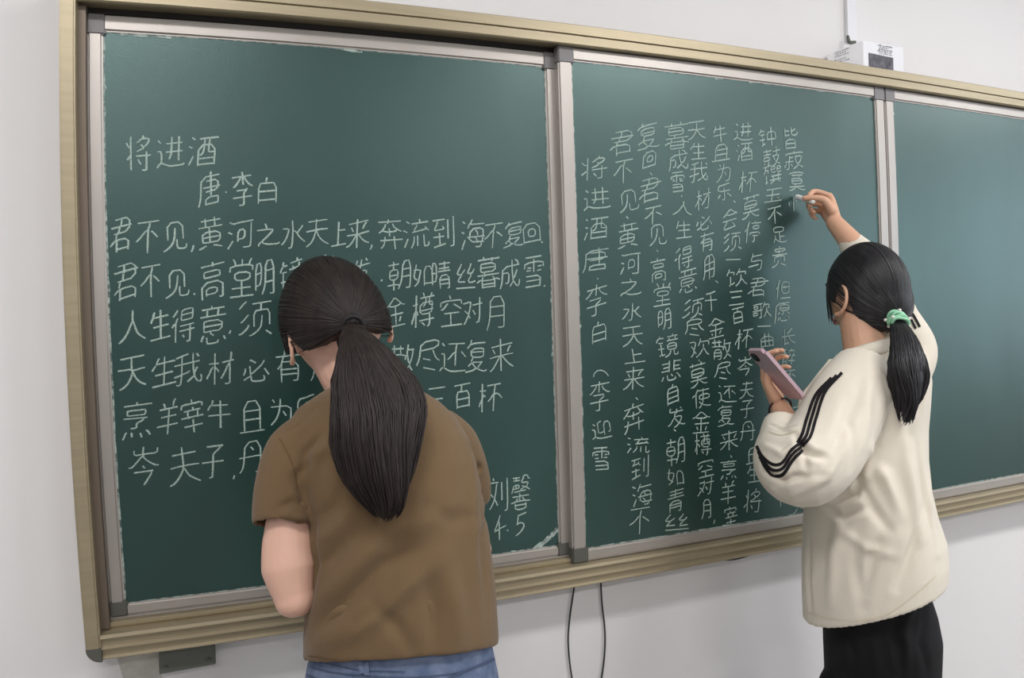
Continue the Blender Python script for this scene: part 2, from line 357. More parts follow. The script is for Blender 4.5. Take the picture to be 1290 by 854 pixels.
# ---------------------------------------------------------------- chalk writing
GL = {
    '将': [[(17, 28), (14, 26), (8, 21)], [(17, 41), (13, 41), (8, 48)], [(41, 57), (40, 56), (39, 52)], [(35, 14), (34, 16), (30, 22)], [(39, 40), (37, 43), (34, 44)], [(48, 34), (48, 8), (47, 7), (40, 7), (38, 8)], [(56, 28), (25, 28)], [(17, 56), (17, 7)], [(26, 33), (37, 37), (39, 38), (39, 40), (46, 42), (51, 47), (52, 51), (38, 52), (34, 51), (28, 46), (26, 46)]],
    '进': [[(15, 15), (25, 10), (29, 8), (55, 8), (58, 11)], [(15, 15), (15, 35), (8, 35)], [(15, 15), (12, 14), (7, 10), (7, 8)], [(15, 49), (10, 55)], [(24, 31), (55, 31)], [(46, 16), (46, 55)], [(54, 46), (24, 46)], [(28, 19), (31, 25), (32, 31), (32, 55)]],
    '酒': [[(23, 10), (53, 10)], [(53, 20), (23, 20)], [(7, 39), (13, 36)], [(15, 24), (8, 9)], [(15, 51), (10, 55)], [(33, 53), (33, 33), (31, 30), (28, 27), (23, 27)], [(22, 53), (56, 53)], [(43, 53), (42, 31), (44, 29), (53, 29)], [(53, 7), (53, 41), (23, 41), (23, 7)]],
    '唐': [[(51, 8), (21, 8)], [(51, 8), (51, 18), (50, 19), (21, 19), (21, 8)], [(55, 35), (16, 35)], [(21, 43), (49, 43), (50, 28), (20, 27)], [(55, 51), (12, 51), (11, 25), (10, 15), (7, 7)], [(34, 56), (35, 53), (35, 19)]],
    '李': [[(57, 36), (52, 36), (42, 42), (38, 46), (37, 50)], [(8, 35), (13, 37), (22, 43), (25, 47), (26, 49)], [(55, 20), (8, 20)], [(31, 37), (31, 56)], [(41, 31), (39, 28), (32, 25), (31, 23), (31, 11), (30, 7), (22, 7), (20, 8)], [(8, 50), (55, 50)], [(43, 32), (17, 32)]],
    '白': [[(28, 47), (30, 56)], [(50, 11), (13, 11)], [(13, 29), (50, 29)], [(50, 7), (50, 47), (28, 47), (13, 47), (13, 7)]],
    '自': [[(14, 10), (50, 10)], [(29, 49), (30, 55), (33, 58)], [(14, 23), (50, 23)], [(14, 35), (50, 35)], [(14, 7), (14, 48), (29, 49), (50, 48), (50, 7)]],
    '君': [[(50, 10), (20, 10)], [(21, 33), (21, 30), (19, 24)], [(29, 53), (28, 43)], [(24, 33), (26, 43)], [(20, 23), (20, 7)], [(55, 43), (8, 43)], [(13, 33), (49, 33), (49, 53), (14, 53)], [(8, 17), (18, 24), (50, 23), (50, 7)]],
    '不': [[(31, 40), (26, 38), (17, 29), (8, 24)], [(38, 37), (44, 33), (53, 26)], [(53, 52), (9, 52)], [(34, 51), (34, 48), (31, 42), (31, 7)]],
    '见': [[(31, 43), (29, 26), (23, 15), (9, 7), (7, 8)], [(55, 16), (55, 13), (53, 8), (37, 8), (35, 10), (34, 13), (34, 24)], [(48, 24), (47, 52), (15, 52), (15, 24)]],
    '黄': [[(8, 7), (11, 7), (24, 12)], [(54, 7), (41, 12), (38, 12)], [(41, 41), (41, 56)], [(22, 42), (22, 56)], [(14, 25), (49, 25)], [(31, 17), (31, 41)], [(51, 51), (12, 51)], [(31, 17), (15, 17), (14, 18), (14, 33), (49, 33), (49, 17), (31, 17)], [(8, 41), (55, 41)]],
    '河': [[(37, 8), (40, 7), (47, 7), (50, 7), (51, 9), (51, 52)], [(17, 23), (9, 9)], [(14, 35), (7, 39)], [(10, 55), (16, 51), (21, 51), (22, 52), (56, 52)], [(26, 23), (40, 23), (40, 40), (26, 40), (26, 19)]],
    '之': [[(8, 6), (8, 10), (11, 12), (15, 15), (19, 15)], [(19, 15), (22, 11), (32, 8), (52, 8), (55, 9), (58, 12)], [(33, 44), (33, 50), (30, 56)], [(11, 44), (48, 44), (47, 40), (42, 35), (31, 24), (20, 17), (19, 15)]],
    '水': [[(39, 33), (50, 44)], [(9, 41), (23, 41), (23, 39), (19, 28), (14, 20), (8, 14), (6, 14)], [(24, 7), (28, 7), (31, 8), (32, 38), (32, 55)], [(56, 14), (47, 21), (40, 29), (39, 33), (32, 38)]],
    '天': [[(8, 8), (19, 13), (26, 22), (29, 29), (31, 31)], [(55, 33), (33, 33), (31, 32)], [(8, 33), (31, 33)], [(11, 51), (52, 51)], [(56, 8), (55, 8), (47, 12), (38, 20), (33, 30), (31, 31), (31, 51)]],
    '上': [[(30, 37), (51, 37)], [(30, 55), (30, 10)], [(56, 10), (8, 10)]],
    '来': [[(55, 11), (51, 12), (42, 19), (34, 29)], [(8, 11), (14, 13), (21, 19), (29, 29)], [(15, 44), (17, 41), (20, 36)], [(43, 35), (47, 43), (50, 44)], [(52, 49), (11, 49)], [(31, 7), (31, 56)], [(8, 30), (29, 30), (29, 29), (34, 29), (35, 30), (55, 30)]],
    '奔': [[(10, 7), (15, 10), (17, 13), (19, 16), (19, 21)], [(20, 21), (20, 28)], [(30, 56), (28, 49)], [(42, 28), (42, 7)], [(47, 39), (43, 35), (19, 35), (16, 38)], [(31, 41), (31, 28)], [(8, 21), (55, 21)], [(40, 48), (41, 44), (44, 41), (50, 37), (55, 34), (56, 35)], [(55, 48), (8, 48)], [(8, 34), (16, 38), (16, 39), (22, 44), (23, 48)]],
    '流': [[(21, 8), (25, 13), (28, 20), (28, 28)], [(57, 14), (57, 10), (56, 8), (50, 7), (49, 8), (48, 28)], [(39, 49), (39, 54), (38, 56), (37, 56)], [(15, 35), (8, 39)], [(38, 28), (38, 10)], [(29, 36), (29, 40), (33, 44), (34, 48)], [(17, 24), (10, 9)], [(16, 51), (10, 55)], [(24, 35), (49, 37), (50, 38)], [(23, 49), (55, 49)], [(55, 34), (50, 38), (48, 42)]],
    '到': [[(34, 37), (31, 39)], [(42, 51), (42, 20)], [(12, 38), (13, 41), (17, 48), (17, 52)], [(12, 38), (31, 39)], [(46, 8), (49, 8), (52, 8), (53, 10), (53, 55)], [(29, 45), (30, 43), (31, 39)], [(21, 13), (21, 32)], [(33, 26), (10, 26)], [(33, 14), (8, 10)], [(34, 52), (8, 52)]],
    '海': [[(50, 15), (50, 11), (48, 7), (41, 7), (39, 8)], [(8, 38), (14, 34)], [(10, 7), (10, 10), (15, 24)], [(55, 50), (28, 50)], [(22, 41), (26, 49), (28, 50)], [(41, 15), (41, 19), (35, 24)], [(17, 51), (11, 55), (10, 55)], [(41, 28), (41, 33), (37, 37), (37, 40)], [(32, 57), (29, 56), (28, 50)], [(56, 28), (21, 28)], [(51, 15), (52, 28), (51, 40), (28, 40), (25, 16), (55, 15)]],
    '复': [[(35, 12), (37, 15), (44, 19), (45, 22)], [(35, 12), (36, 11), (47, 8), (55, 7), (58, 9)], [(21, 23), (45, 22)], [(17, 51), (19, 56)], [(20, 21), (23, 17), (27, 15), (29, 12)], [(20, 21), (16, 20), (11, 16)], [(17, 37), (48, 37)], [(48, 37), (48, 43), (17, 43), (17, 30), (48, 29), (48, 37)], [(23, 29), (21, 23), (20, 23), (20, 21)], [(52, 51), (16, 51), (8, 44)], [(35, 12), (29, 12), (28, 11), (23, 9), (7, 7)]],
    '回': [[(9, 10), (53, 10)], [(25, 23), (40, 23), (40, 40), (22, 40), (22, 24), (25, 23)], [(53, 7), (53, 53), (9, 53), (9, 7)]],
    '高': [[(44, 8), (47, 6), (51, 7), (52, 8), (52, 28), (10, 28), (10, 7)], [(31, 56), (32, 50)], [(20, 43), (46, 43), (47, 36), (46, 35), (17, 35), (16, 36), (16, 43), (20, 43)], [(55, 50), (7, 50)], [(21, 11), (21, 21), (41, 21), (41, 13), (21, 13)]],
    '堂': [[(31, 47), (31, 56)], [(19, 47), (18, 51), (15, 56), (13, 56)], [(45, 47), (45, 51), (48, 55), (50, 56)], [(31, 28), (46, 29), (46, 38), (17, 39), (17, 29), (31, 28)], [(8, 8), (55, 8)], [(54, 39), (53, 47), (9, 47), (8, 39)], [(50, 19), (13, 19)], [(31, 28), (31, 8)]],
    '明': [[(33, 25), (54, 25)], [(24, 38), (9, 38)], [(54, 40), (33, 40)], [(9, 17), (9, 52), (24, 52), (24, 22), (9, 22)], [(25, 9), (31, 18), (33, 25), (33, 53), (54, 53), (54, 9), (53, 7), (50, 7), (46, 7), (43, 8)]],
    '镜': [[(56, 13), (56, 7), (48, 7), (47, 8), (46, 11), (46, 21)], [(42, 52), (42, 56), (40, 57)], [(13, 56), (12, 50)], [(31, 29), (53, 29)], [(49, 48), (48, 42)], [(23, 14), (20, 12), (16, 12)], [(36, 42), (35, 48)], [(22, 50), (12, 50)], [(12, 50), (10, 49), (7, 44), (7, 41)], [(16, 12), (14, 9)], [(24, 8), (26, 7), (33, 11), (36, 15), (37, 21)], [(54, 52), (30, 52)], [(23, 27), (8, 27)], [(15, 39), (16, 12)], [(29, 42), (56, 42)], [(46, 21), (32, 21), (31, 35), (53, 35), (53, 22), (46, 21)], [(10, 39), (21, 39)]],
    '悲': [[(37, 17), (31, 24)], [(8, 33), (25, 33)], [(46, 22), (48, 22), (55, 11)], [(25, 51), (8, 51)], [(38, 42), (52, 42)], [(38, 51), (54, 51)], [(21, 22), (22, 10), (24, 8), (41, 8), (44, 11), (44, 13), (43, 15)], [(13, 20), (8, 11)], [(55, 33), (38, 33)], [(25, 42), (11, 42)], [(38, 29), (38, 56)], [(25, 56), (25, 29)]],
    '发': [[(44, 55), (49, 50)], [(29, 43), (31, 55)], [(25, 30), (22, 29), (14, 17), (9, 13), (5, 13)], [(25, 30), (35, 16)], [(58, 8), (56, 7), (49, 8), (39, 14), (38, 16)], [(25, 33), (48, 32), (46, 25), (38, 16)], [(35, 16), (38, 16)], [(35, 16), (34, 14), (31, 12), (25, 8), (20, 7)], [(25, 30), (28, 43)], [(54, 43), (14, 43), (14, 46), (17, 54)]],
    '朝': [[(37, 40), (53, 40)], [(9, 33), (28, 33)], [(53, 25), (37, 25)], [(30, 50), (7, 50)], [(18, 56), (18, 42)], [(18, 25), (18, 7)], [(18, 42), (9, 41), (9, 25), (28, 25), (28, 41), (18, 42)], [(34, 15), (31, 15), (30, 17), (7, 17)], [(44, 8), (47, 7), (51, 7), (53, 8), (53, 53), (38, 53), (37, 23), (33, 13), (30, 8)]],
    '如': [[(21, 20), (18, 21), (11, 26), (11, 31), (14, 40), (14, 44)], [(15, 44), (16, 55)], [(35, 13), (54, 13)], [(24, 16), (21, 18)], [(54, 10), (54, 49), (35, 50), (35, 8)], [(9, 8), (16, 12), (21, 18), (27, 36), (28, 44), (7, 44)]],
    '晴': [[(8, 35), (20, 35)], [(52, 15), (30, 15)], [(52, 23), (30, 23)], [(54, 44), (29, 44)], [(41, 56), (41, 38)], [(55, 52), (28, 52)], [(8, 18), (20, 19), (20, 52), (8, 52), (8, 13)], [(30, 7), (30, 30), (52, 31), (52, 8), (50, 6), (46, 7)], [(56, 38), (26, 38)]],
    '青': [[(16, 15), (47, 15)], [(16, 23), (47, 23)], [(52, 52), (12, 52)], [(7, 38), (55, 38)], [(50, 45), (13, 45)], [(39, 7), (44, 6), (47, 8), (47, 31), (16, 31), (16, 7)], [(31, 56), (31, 38)]],
    '丝': [[(21, 35), (11, 35), (12, 39), (21, 55)], [(13, 21), (28, 21)], [(37, 21), (39, 26), (45, 32), (46, 36)], [(37, 21), (49, 21), (53, 22), (55, 23)], [(55, 10), (8, 10)], [(29, 44), (24, 38), (21, 35), (21, 32), (14, 25), (13, 21)], [(44, 55), (42, 49), (37, 41), (35, 36), (47, 36), (49, 38), (53, 44)]],
    '暮': [[(24, 27), (24, 33)], [(46, 14), (17, 14)], [(48, 40), (15, 40)], [(46, 20), (51, 20), (56, 17)], [(17, 20), (13, 20), (8, 17), (6, 17)], [(45, 21), (44, 20), (19, 20), (18, 21)], [(17, 8), (46, 8)], [(24, 33), (15, 33), (15, 45), (16, 46), (48, 46), (48, 33), (24, 33)], [(56, 52), (7, 52)], [(41, 50), (41, 56)], [(21, 50), (21, 56)], [(7, 27), (55, 27)], [(46, 8), (46, 21), (45, 21), (43, 26)], [(17, 8), (17, 21), (18, 21), (19, 26)]],
    '成': [[(41, 17), (48, 8), (51, 7), (53, 8), (55, 11), (56, 17), (55, 19)], [(41, 17), (29, 8)], [(52, 46), (52, 51), (44, 56)], [(41, 22), (44, 22), (46, 25), (51, 37)], [(18, 15), (25, 15), (26, 17), (27, 34), (12, 34)], [(7, 7), (10, 14), (12, 22), (12, 46), (56, 46)], [(41, 17), (41, 22), (40, 22), (37, 39), (36, 56)]],
    '雪': [[(49, 33), (38, 33)], [(48, 17), (15, 17)], [(15, 39), (24, 39)], [(14, 33), (24, 33)], [(48, 8), (13, 8)], [(38, 39), (48, 39)], [(14, 25), (48, 25), (48, 8)], [(31, 53), (31, 32)], [(54, 38), (53, 47), (9, 47), (8, 38)], [(50, 54), (12, 54)]],
    '人': [[(31, 55), (31, 40)], [(10, 10), (16, 14), (23, 23), (29, 38), (31, 40)], [(31, 40), (33, 39), (41, 21), (46, 15), (55, 9)]],
    '生': [[(15, 45), (17, 54), (20, 56)], [(15, 45), (13, 44), (9, 37)], [(15, 45), (52, 44)], [(14, 28), (50, 28)], [(32, 56), (32, 9)], [(55, 8), (8, 8)]],
    '得': [[(52, 47), (28, 47)], [(7, 29), (11, 33), (14, 34)], [(18, 56), (15, 52), (7, 46)], [(34, 12), (31, 16)], [(28, 47), (29, 55), (51, 55), (52, 53), (52, 40), (51, 39), (29, 39), (28, 40), (28, 47)], [(23, 23), (56, 23)], [(47, 31), (47, 8), (46, 7), (40, 7)], [(55, 31), (24, 31)], [(15, 7), (14, 34), (15, 38), (19, 43)]],
    '意': [[(22, 52), (22, 49), (21, 49), (22, 43)], [(41, 43), (42, 52)], [(53, 10), (50, 15)], [(32, 52), (31, 56)], [(48, 30), (15, 30)], [(16, 17), (13, 16), (10, 10)], [(22, 16), (22, 8), (24, 7), (40, 7), (41, 8), (42, 11)], [(35, 15), (29, 19), (29, 22)], [(8, 43), (55, 43)], [(29, 22), (16, 22), (15, 23), (15, 35), (16, 37), (48, 36), (47, 22), (29, 22)], [(11, 52), (52, 52)]],
    '须': [[(5, 10), (9, 10), (12, 12), (19, 18), (21, 23)], [(8, 30), (9, 29), (13, 32), (21, 40)], [(9, 46), (19, 55), (22, 56)], [(56, 8), (46, 15)], [(41, 35), (40, 21), (39, 18), (34, 12), (26, 7), (24, 8)], [(40, 53), (39, 44)], [(27, 53), (55, 53)], [(52, 21), (52, 43), (39, 44), (29, 43), (29, 21)]],
    '尽': [[(24, 29), (38, 24)], [(20, 15), (43, 7)], [(55, 20), (49, 24), (45, 30), (41, 40)], [(15, 40), (50, 40), (50, 53), (15, 53), (14, 34), (11, 23), (7, 19), (8, 17)]],
    '欢': [[(27, 8), (35, 15), (40, 26), (41, 27)], [(53, 37), (52, 39), (54, 43), (54, 47), (35, 48)], [(9, 40), (16, 30), (18, 29)], [(8, 13), (12, 16), (16, 23), (18, 24)], [(18, 29), (20, 30), (22, 37), (24, 44), (24, 49), (8, 49)], [(18, 29), (18, 24)], [(18, 24), (21, 23), (23, 19), (23, 16)], [(36, 56), (35, 48), (30, 38)], [(56, 8), (49, 13), (46, 19), (43, 26), (41, 27), (41, 40)]],
    '莫': [[(34, 19), (37, 14), (47, 8), (51, 7), (56, 7), (58, 8)], [(31, 27), (31, 19)], [(5, 8), (9, 7), (17, 8), (24, 12), (28, 15), (28, 19)], [(49, 35), (14, 35)], [(14, 35), (15, 43), (49, 43), (48, 27), (15, 27), (14, 28), (14, 35)], [(8, 52), (55, 52)], [(21, 56), (21, 48)], [(41, 56), (41, 48)], [(55, 19), (7, 19)]],
    '使': [[(33, 14), (30, 10), (23, 7)], [(6, 35), (10, 40), (14, 41)], [(23, 50), (56, 50)], [(39, 28), (25, 28), (25, 40), (53, 40), (54, 28), (39, 28)], [(35, 14), (39, 23), (39, 56)], [(14, 7), (14, 42), (15, 47), (20, 56)], [(26, 23), (29, 19), (33, 14), (35, 14), (42, 10), (52, 7), (56, 7), (58, 8)]],
    '金': [[(42, 13), (46, 21)], [(20, 14), (17, 21)], [(17, 42), (19, 39), (44, 39), (47, 42)], [(31, 39), (31, 8)], [(55, 8), (8, 8)], [(52, 26), (11, 26)], [(6, 40), (10, 39), (14, 42), (17, 42), (17, 43), (24, 48), (31, 54), (48, 42), (54, 39), (57, 40)]],
    '樽': [[(50, 57), (49, 56), (47, 50)], [(14, 33), (11, 31), (10, 25), (6, 20), (6, 16)], [(54, 32), (27, 32)], [(34, 50), (33, 55), (31, 56)], [(34, 10), (31, 14), (27, 15)], [(22, 26), (20, 31), (18, 33), (14, 34)], [(57, 19), (24, 19)], [(47, 25), (47, 8), (44, 6), (41, 6)], [(8, 43), (21, 43)], [(54, 37), (46, 37), (44, 38), (44, 50)], [(54, 37), (54, 43), (53, 43), (28, 43), (27, 26), (53, 25), (54, 37)], [(25, 50), (56, 50)], [(37, 50), (37, 40), (35, 38), (32, 35)], [(15, 7), (15, 56)]],
    '空': [[(31, 27), (31, 9)], [(9, 33), (11, 32), (15, 34), (24, 41)], [(32, 50), (30, 56)], [(38, 41), (52, 33)], [(48, 27), (15, 27)], [(54, 8), (9, 8)], [(54, 42), (54, 48), (53, 49), (10, 49), (9, 40)]],
    '对': [[(21, 27), (19, 28), (11, 35)], [(28, 16), (24, 22), (21, 23)], [(26, 48), (29, 50)], [(26, 48), (9, 48)], [(21, 23), (19, 21), (12, 11), (9, 9)], [(39, 22), (34, 32)], [(49, 56), (49, 8), (45, 7), (41, 7)], [(56, 42), (33, 42)], [(21, 23), (21, 27), (26, 41), (26, 48)]],
    '月': [[(16, 39), (48, 39)], [(16, 25), (48, 25)], [(7, 6), (7, 8), (11, 13), (16, 25), (16, 53), (48, 53), (48, 10), (47, 8), (42, 7), (37, 7), (34, 8)]],
    '我': [[(29, 10), (42, 17)], [(42, 22), (45, 23), (51, 31)], [(7, 22), (20, 24)], [(20, 25), (31, 27), (33, 29)], [(47, 54), (52, 48)], [(8, 39), (55, 39)], [(20, 52), (20, 9), (17, 7), (13, 6), (11, 8)], [(29, 55), (8, 51)], [(55, 18), (56, 16), (56, 10), (54, 7), (52, 7), (48, 8), (42, 17), (42, 22), (41, 23), (39, 33), (39, 39), (38, 40), (37, 56)]],
    '材': [[(17, 35), (14, 34), (10, 24), (6, 20), (6, 17)], [(49, 38), (45, 36), (39, 26), (30, 17)], [(26, 29), (21, 36), (17, 37)], [(50, 43), (50, 55)], [(25, 43), (8, 43)], [(39, 8), (41, 7), (46, 7), (49, 7), (49, 8), (50, 37), (49, 38), (49, 43)], [(17, 7), (17, 56)], [(32, 43), (56, 43)]],
    '必': [[(49, 36), (56, 21)], [(12, 38), (11, 32), (7, 23)], [(22, 18), (19, 17), (8, 11)], [(23, 23), (26, 23), (35, 32), (44, 42), (49, 52)], [(23, 55), (34, 48)], [(22, 42), (22, 13), (23, 9), (26, 7), (43, 8), (46, 13), (46, 17), (44, 20)]],
    '有': [[(10, 29), (12, 30), (15, 34), (19, 35)], [(48, 28), (19, 28)], [(48, 18), (19, 18)], [(25, 49), (26, 56)], [(20, 38), (48, 38), (48, 8), (45, 7), (39, 7)], [(8, 49), (55, 49)], [(19, 7), (19, 36), (20, 38), (21, 43), (22, 44), (23, 48)]],
    '用': [[(52, 24), (13, 25)], [(52, 38), (13, 38)], [(32, 52), (32, 7)], [(7, 8), (11, 14), (13, 25), (13, 52), (52, 51), (51, 8), (47, 7), (43, 7), (40, 8)]],
    '千': [[(55, 33), (8, 33)], [(31, 51), (31, 7)], [(11, 49), (31, 51), (34, 52), (47, 55), (48, 55)]],
    '散': [[(35, 37), (38, 38)], [(35, 37), (34, 29)], [(55, 8), (49, 14), (47, 17), (45, 18)], [(38, 38), (39, 38), (42, 25), (45, 23)], [(45, 18), (45, 23)], [(45, 18), (43, 17), (37, 10), (33, 8)], [(28, 24), (11, 24)], [(28, 16), (11, 16)], [(45, 23), (47, 24), (50, 31), (52, 40), (52, 45)], [(25, 56), (25, 39)], [(7, 49), (31, 49)], [(13, 56), (13, 39)], [(6, 39), (31, 39), (32, 37), (35, 37)], [(56, 45), (39, 46)], [(20, 7), (25, 6), (28, 8), (28, 31), (11, 31), (11, 7)], [(38, 38), (38, 42), (39, 46), (41, 56)]],
    '还': [[(22, 28), (26, 30), (33, 38), (38, 40)], [(56, 8), (31, 7), (22, 10), (17, 13), (14, 14)], [(10, 55), (14, 50)], [(54, 28), (45, 38)], [(7, 8), (11, 13), (14, 14)], [(7, 36), (14, 36), (14, 14)], [(54, 52), (24, 52)], [(41, 52), (38, 41), (38, 15)]],
    '烹': [[(16, 15), (13, 14), (12, 11), (8, 6)], [(32, 52), (32, 56)], [(47, 15), (51, 13), (54, 8)], [(25, 13), (25, 7)], [(43, 32), (41, 29), (32, 26), (32, 21), (31, 19), (22, 19)], [(40, 7), (38, 13)], [(39, 39), (46, 39), (46, 46), (45, 46), (17, 46), (16, 45), (16, 40), (17, 39), (39, 39)], [(55, 52), (8, 52)], [(11, 33), (51, 32)]],
    '羊': [[(22, 46), (22, 51), (19, 56)], [(48, 57), (44, 55), (42, 47)], [(31, 46), (31, 7)], [(55, 20), (8, 20)], [(49, 33), (14, 33)], [(52, 46), (11, 46)]],
    '宰': [[(22, 28), (23, 31), (21, 35), (22, 37), (22, 40)], [(32, 41), (31, 45)], [(30, 56), (31, 51)], [(42, 40), (42, 35), (40, 28)], [(51, 17), (12, 17)], [(31, 27), (31, 7)], [(7, 28), (55, 28)], [(49, 40), (14, 40)], [(54, 44), (53, 51), (32, 51), (9, 51), (8, 44)]],
    '牛': [[(17, 55), (17, 53), (16, 50), (15, 46)], [(9, 37), (13, 44), (15, 46)], [(56, 27), (8, 27)], [(52, 45), (15, 46)], [(32, 7), (32, 56)]],
    '且': [[(47, 38), (16, 38)], [(47, 24), (16, 24)], [(55, 9), (8, 9)], [(47, 9), (47, 52), (16, 52), (16, 9)]],
    '为': [[(40, 22), (34, 31)], [(19, 49), (15, 55)], [(10, 42), (52, 41), (51, 21), (49, 10), (46, 7), (39, 7), (36, 9)], [(29, 55), (28, 42), (25, 29), (19, 17), (9, 9)]],
    '乐': [[(10, 13), (17, 23), (19, 24)], [(55, 12), (49, 20), (46, 23), (43, 24)], [(53, 33), (12, 33), (15, 52), (30, 52), (47, 55), (52, 55)], [(32, 44), (32, 8), (29, 7), (25, 7), (22, 8)]],
    '会': [[(16, 10), (17, 13), (25, 22), (26, 26)], [(47, 42), (43, 38), (20, 38), (17, 41)], [(10, 26), (53, 26)], [(47, 12), (44, 11), (13, 9)], [(8, 38), (10, 38), (17, 41), (18, 43), (32, 53), (42, 45), (54, 39)], [(41, 20), (46, 15), (47, 13), (50, 11), (51, 8)]],
    '一': [[(7, 32), (56, 32)]],
    '饮': [[(12, 47), (24, 47), (25, 45), (23, 39)], [(13, 9), (15, 12)], [(15, 12), (22, 14), (25, 18)], [(15, 12), (15, 36)], [(53, 39), (55, 44), (54, 47), (35, 47)], [(42, 26), (42, 39)], [(42, 26), (44, 25), (46, 20), (51, 12), (56, 8)], [(42, 26), (40, 25), (35, 14), (28, 8)], [(13, 56), (12, 47), (10, 46), (7, 37)], [(37, 56), (35, 47), (30, 38)]],
    '三': [[(8, 11), (54, 11)], [(51, 50), (12, 50)], [(47, 31), (16, 31)]],
    '百': [[(49, 10), (15, 10)], [(31, 53), (29, 40)], [(15, 25), (49, 25)], [(55, 53), (8, 53)], [(49, 7), (49, 39), (29, 40), (15, 40), (15, 7)]],
    '杯': [[(6, 16), (6, 20), (10, 25), (13, 33), (16, 35)], [(22, 33), (20, 35), (16, 37)], [(8, 43), (24, 43)], [(44, 51), (41, 40), (41, 7)], [(16, 7), (16, 56)], [(56, 51), (27, 51)], [(26, 26), (33, 31), (37, 37), (40, 38), (47, 38), (56, 28)]],
    '岑': [[(31, 47), (31, 56)], [(34, 29), (30, 32)], [(32, 42), (39, 37), (49, 32), (53, 31), (57, 31)], [(32, 42), (32, 47)], [(32, 42), (30, 42), (23, 37), (15, 32), (10, 30), (6, 31)], [(32, 6), (44, 19), (45, 23)], [(14, 23), (48, 23)], [(52, 54), (52, 47), (32, 47), (12, 47), (11, 54)]],
    '夫': [[(56, 8), (54, 8), (44, 13), (38, 17), (33, 26), (31, 28)], [(51, 47), (13, 47)], [(8, 31), (29, 31), (31, 30), (32, 31), (54, 31)], [(6, 8), (9, 8), (18, 12), (26, 20), (31, 28), (31, 56)]],
    '子': [[(55, 30), (8, 30)], [(46, 51), (45, 48), (33, 40), (32, 39), (31, 8), (28, 7), (22, 7)], [(50, 52), (14, 52)]],
    '丹': [[(27, 46), (34, 40)], [(7, 8), (12, 13), (15, 24), (16, 53), (47, 53), (47, 8), (46, 7), (37, 7)], [(7, 31), (55, 31)]],
    '丘': [[(43, 10), (43, 35)], [(16, 35), (52, 35)], [(49, 53), (46, 54), (38, 52), (16, 49), (16, 10)], [(56, 10), (7, 10)]],
    '刘': [[(21, 51), (20, 55)], [(41, 22), (41, 49)], [(53, 55), (53, 8), (50, 7), (46, 7)], [(22, 23), (25, 22), (30, 14)], [(22, 27), (20, 28), (11, 37)], [(33, 47), (7, 47)], [(8, 8), (12, 11), (22, 23), (22, 27), (24, 29), (26, 38), (28, 46)]],
    '馨': [[(20, 43), (20, 37)], [(55, 50), (50, 50), (48, 56), (38, 56), (38, 52), (37, 50), (34, 49), (34, 47), (36, 45), (51, 45), (50, 42), (47, 40), (47, 39)], [(43, 18), (42, 20), (40, 21), (38, 24)], [(20, 18), (21, 21), (24, 22), (25, 24)], [(42, 39), (41, 37), (33, 35)], [(46, 12), (17, 12)], [(8, 54), (30, 54)], [(17, 17), (17, 7), (46, 7), (46, 17)], [(31, 31), (31, 18)], [(19, 49), (19, 56)], [(47, 32), (16, 31)], [(29, 49), (10, 49)], [(9, 25), (54, 25)], [(7, 31), (10, 35), (12, 43), (28, 43), (29, 42), (29, 38), (11, 37)], [(5, 16), (10, 16), (17, 18), (46, 18), (54, 16), (58, 17)], [(35, 41), (37, 42), (42, 39), (47, 39), (49, 37), (55, 34), (56, 34)]],
    '停': [[(31, 7), (38, 7), (39, 8), (39, 21)], [(22, 24), (22, 30), (55, 30), (56, 24)], [(39, 51), (38, 57)], [(7, 34), (9, 38), (13, 39)], [(50, 42), (50, 44), (28, 44), (28, 37), (50, 37), (50, 42)], [(23, 51), (56, 51)], [(50, 22), (28, 22)], [(19, 56), (14, 46), (13, 41), (13, 7)]],
    '与': [[(40, 21), (8, 21)], [(19, 48), (51, 48)], [(34, 7), (46, 8), (47, 10), (50, 20), (51, 33), (16, 33), (15, 37), (19, 48), (19, 55)]],
    '歌': [[(45, 25), (43, 24), (39, 14), (34, 8)], [(39, 47), (55, 47), (55, 42), (53, 35)], [(11, 38), (20, 38), (20, 47), (10, 47), (11, 38)], [(7, 30), (33, 30)], [(28, 53), (28, 8), (28, 7), (22, 7)], [(32, 53), (7, 53)], [(10, 12), (10, 23), (21, 22), (20, 14), (10, 14)], [(41, 56), (39, 47), (34, 37)], [(57, 6), (57, 8), (53, 12), (49, 17), (47, 24), (45, 25), (45, 39)]],
    '曲': [[(24, 10), (24, 56)], [(53, 28), (10, 28)], [(38, 10), (38, 56)], [(53, 10), (10, 10)], [(53, 7), (53, 44), (10, 44), (10, 7)]],
    '钟': [[(14, 56), (13, 50)], [(24, 49), (13, 50)], [(7, 42), (7, 44), (10, 48), (13, 50)], [(23, 39), (11, 39)], [(24, 27), (8, 27)], [(16, 39), (16, 11)], [(55, 25), (30, 25)], [(42, 56), (42, 7)], [(55, 23), (55, 43), (30, 43), (30, 22)], [(14, 8), (16, 11), (20, 11), (25, 14)]],
    '鼓': [[(58, 8), (54, 8), (44, 15)], [(44, 16), (44, 15)], [(14, 15), (13, 15), (12, 20)], [(22, 11), (24, 20)], [(31, 8), (33, 7), (36, 9), (44, 15)], [(10, 26), (10, 35), (26, 34), (26, 25), (10, 25), (10, 26)], [(29, 51), (7, 51)], [(18, 56), (18, 42)], [(28, 42), (8, 42)], [(33, 47), (56, 47)], [(44, 56), (44, 34)], [(33, 34), (53, 34), (53, 31), (50, 23), (44, 16)], [(30, 12), (7, 9)], [(36, 34), (36, 29), (40, 22), (44, 16)]],
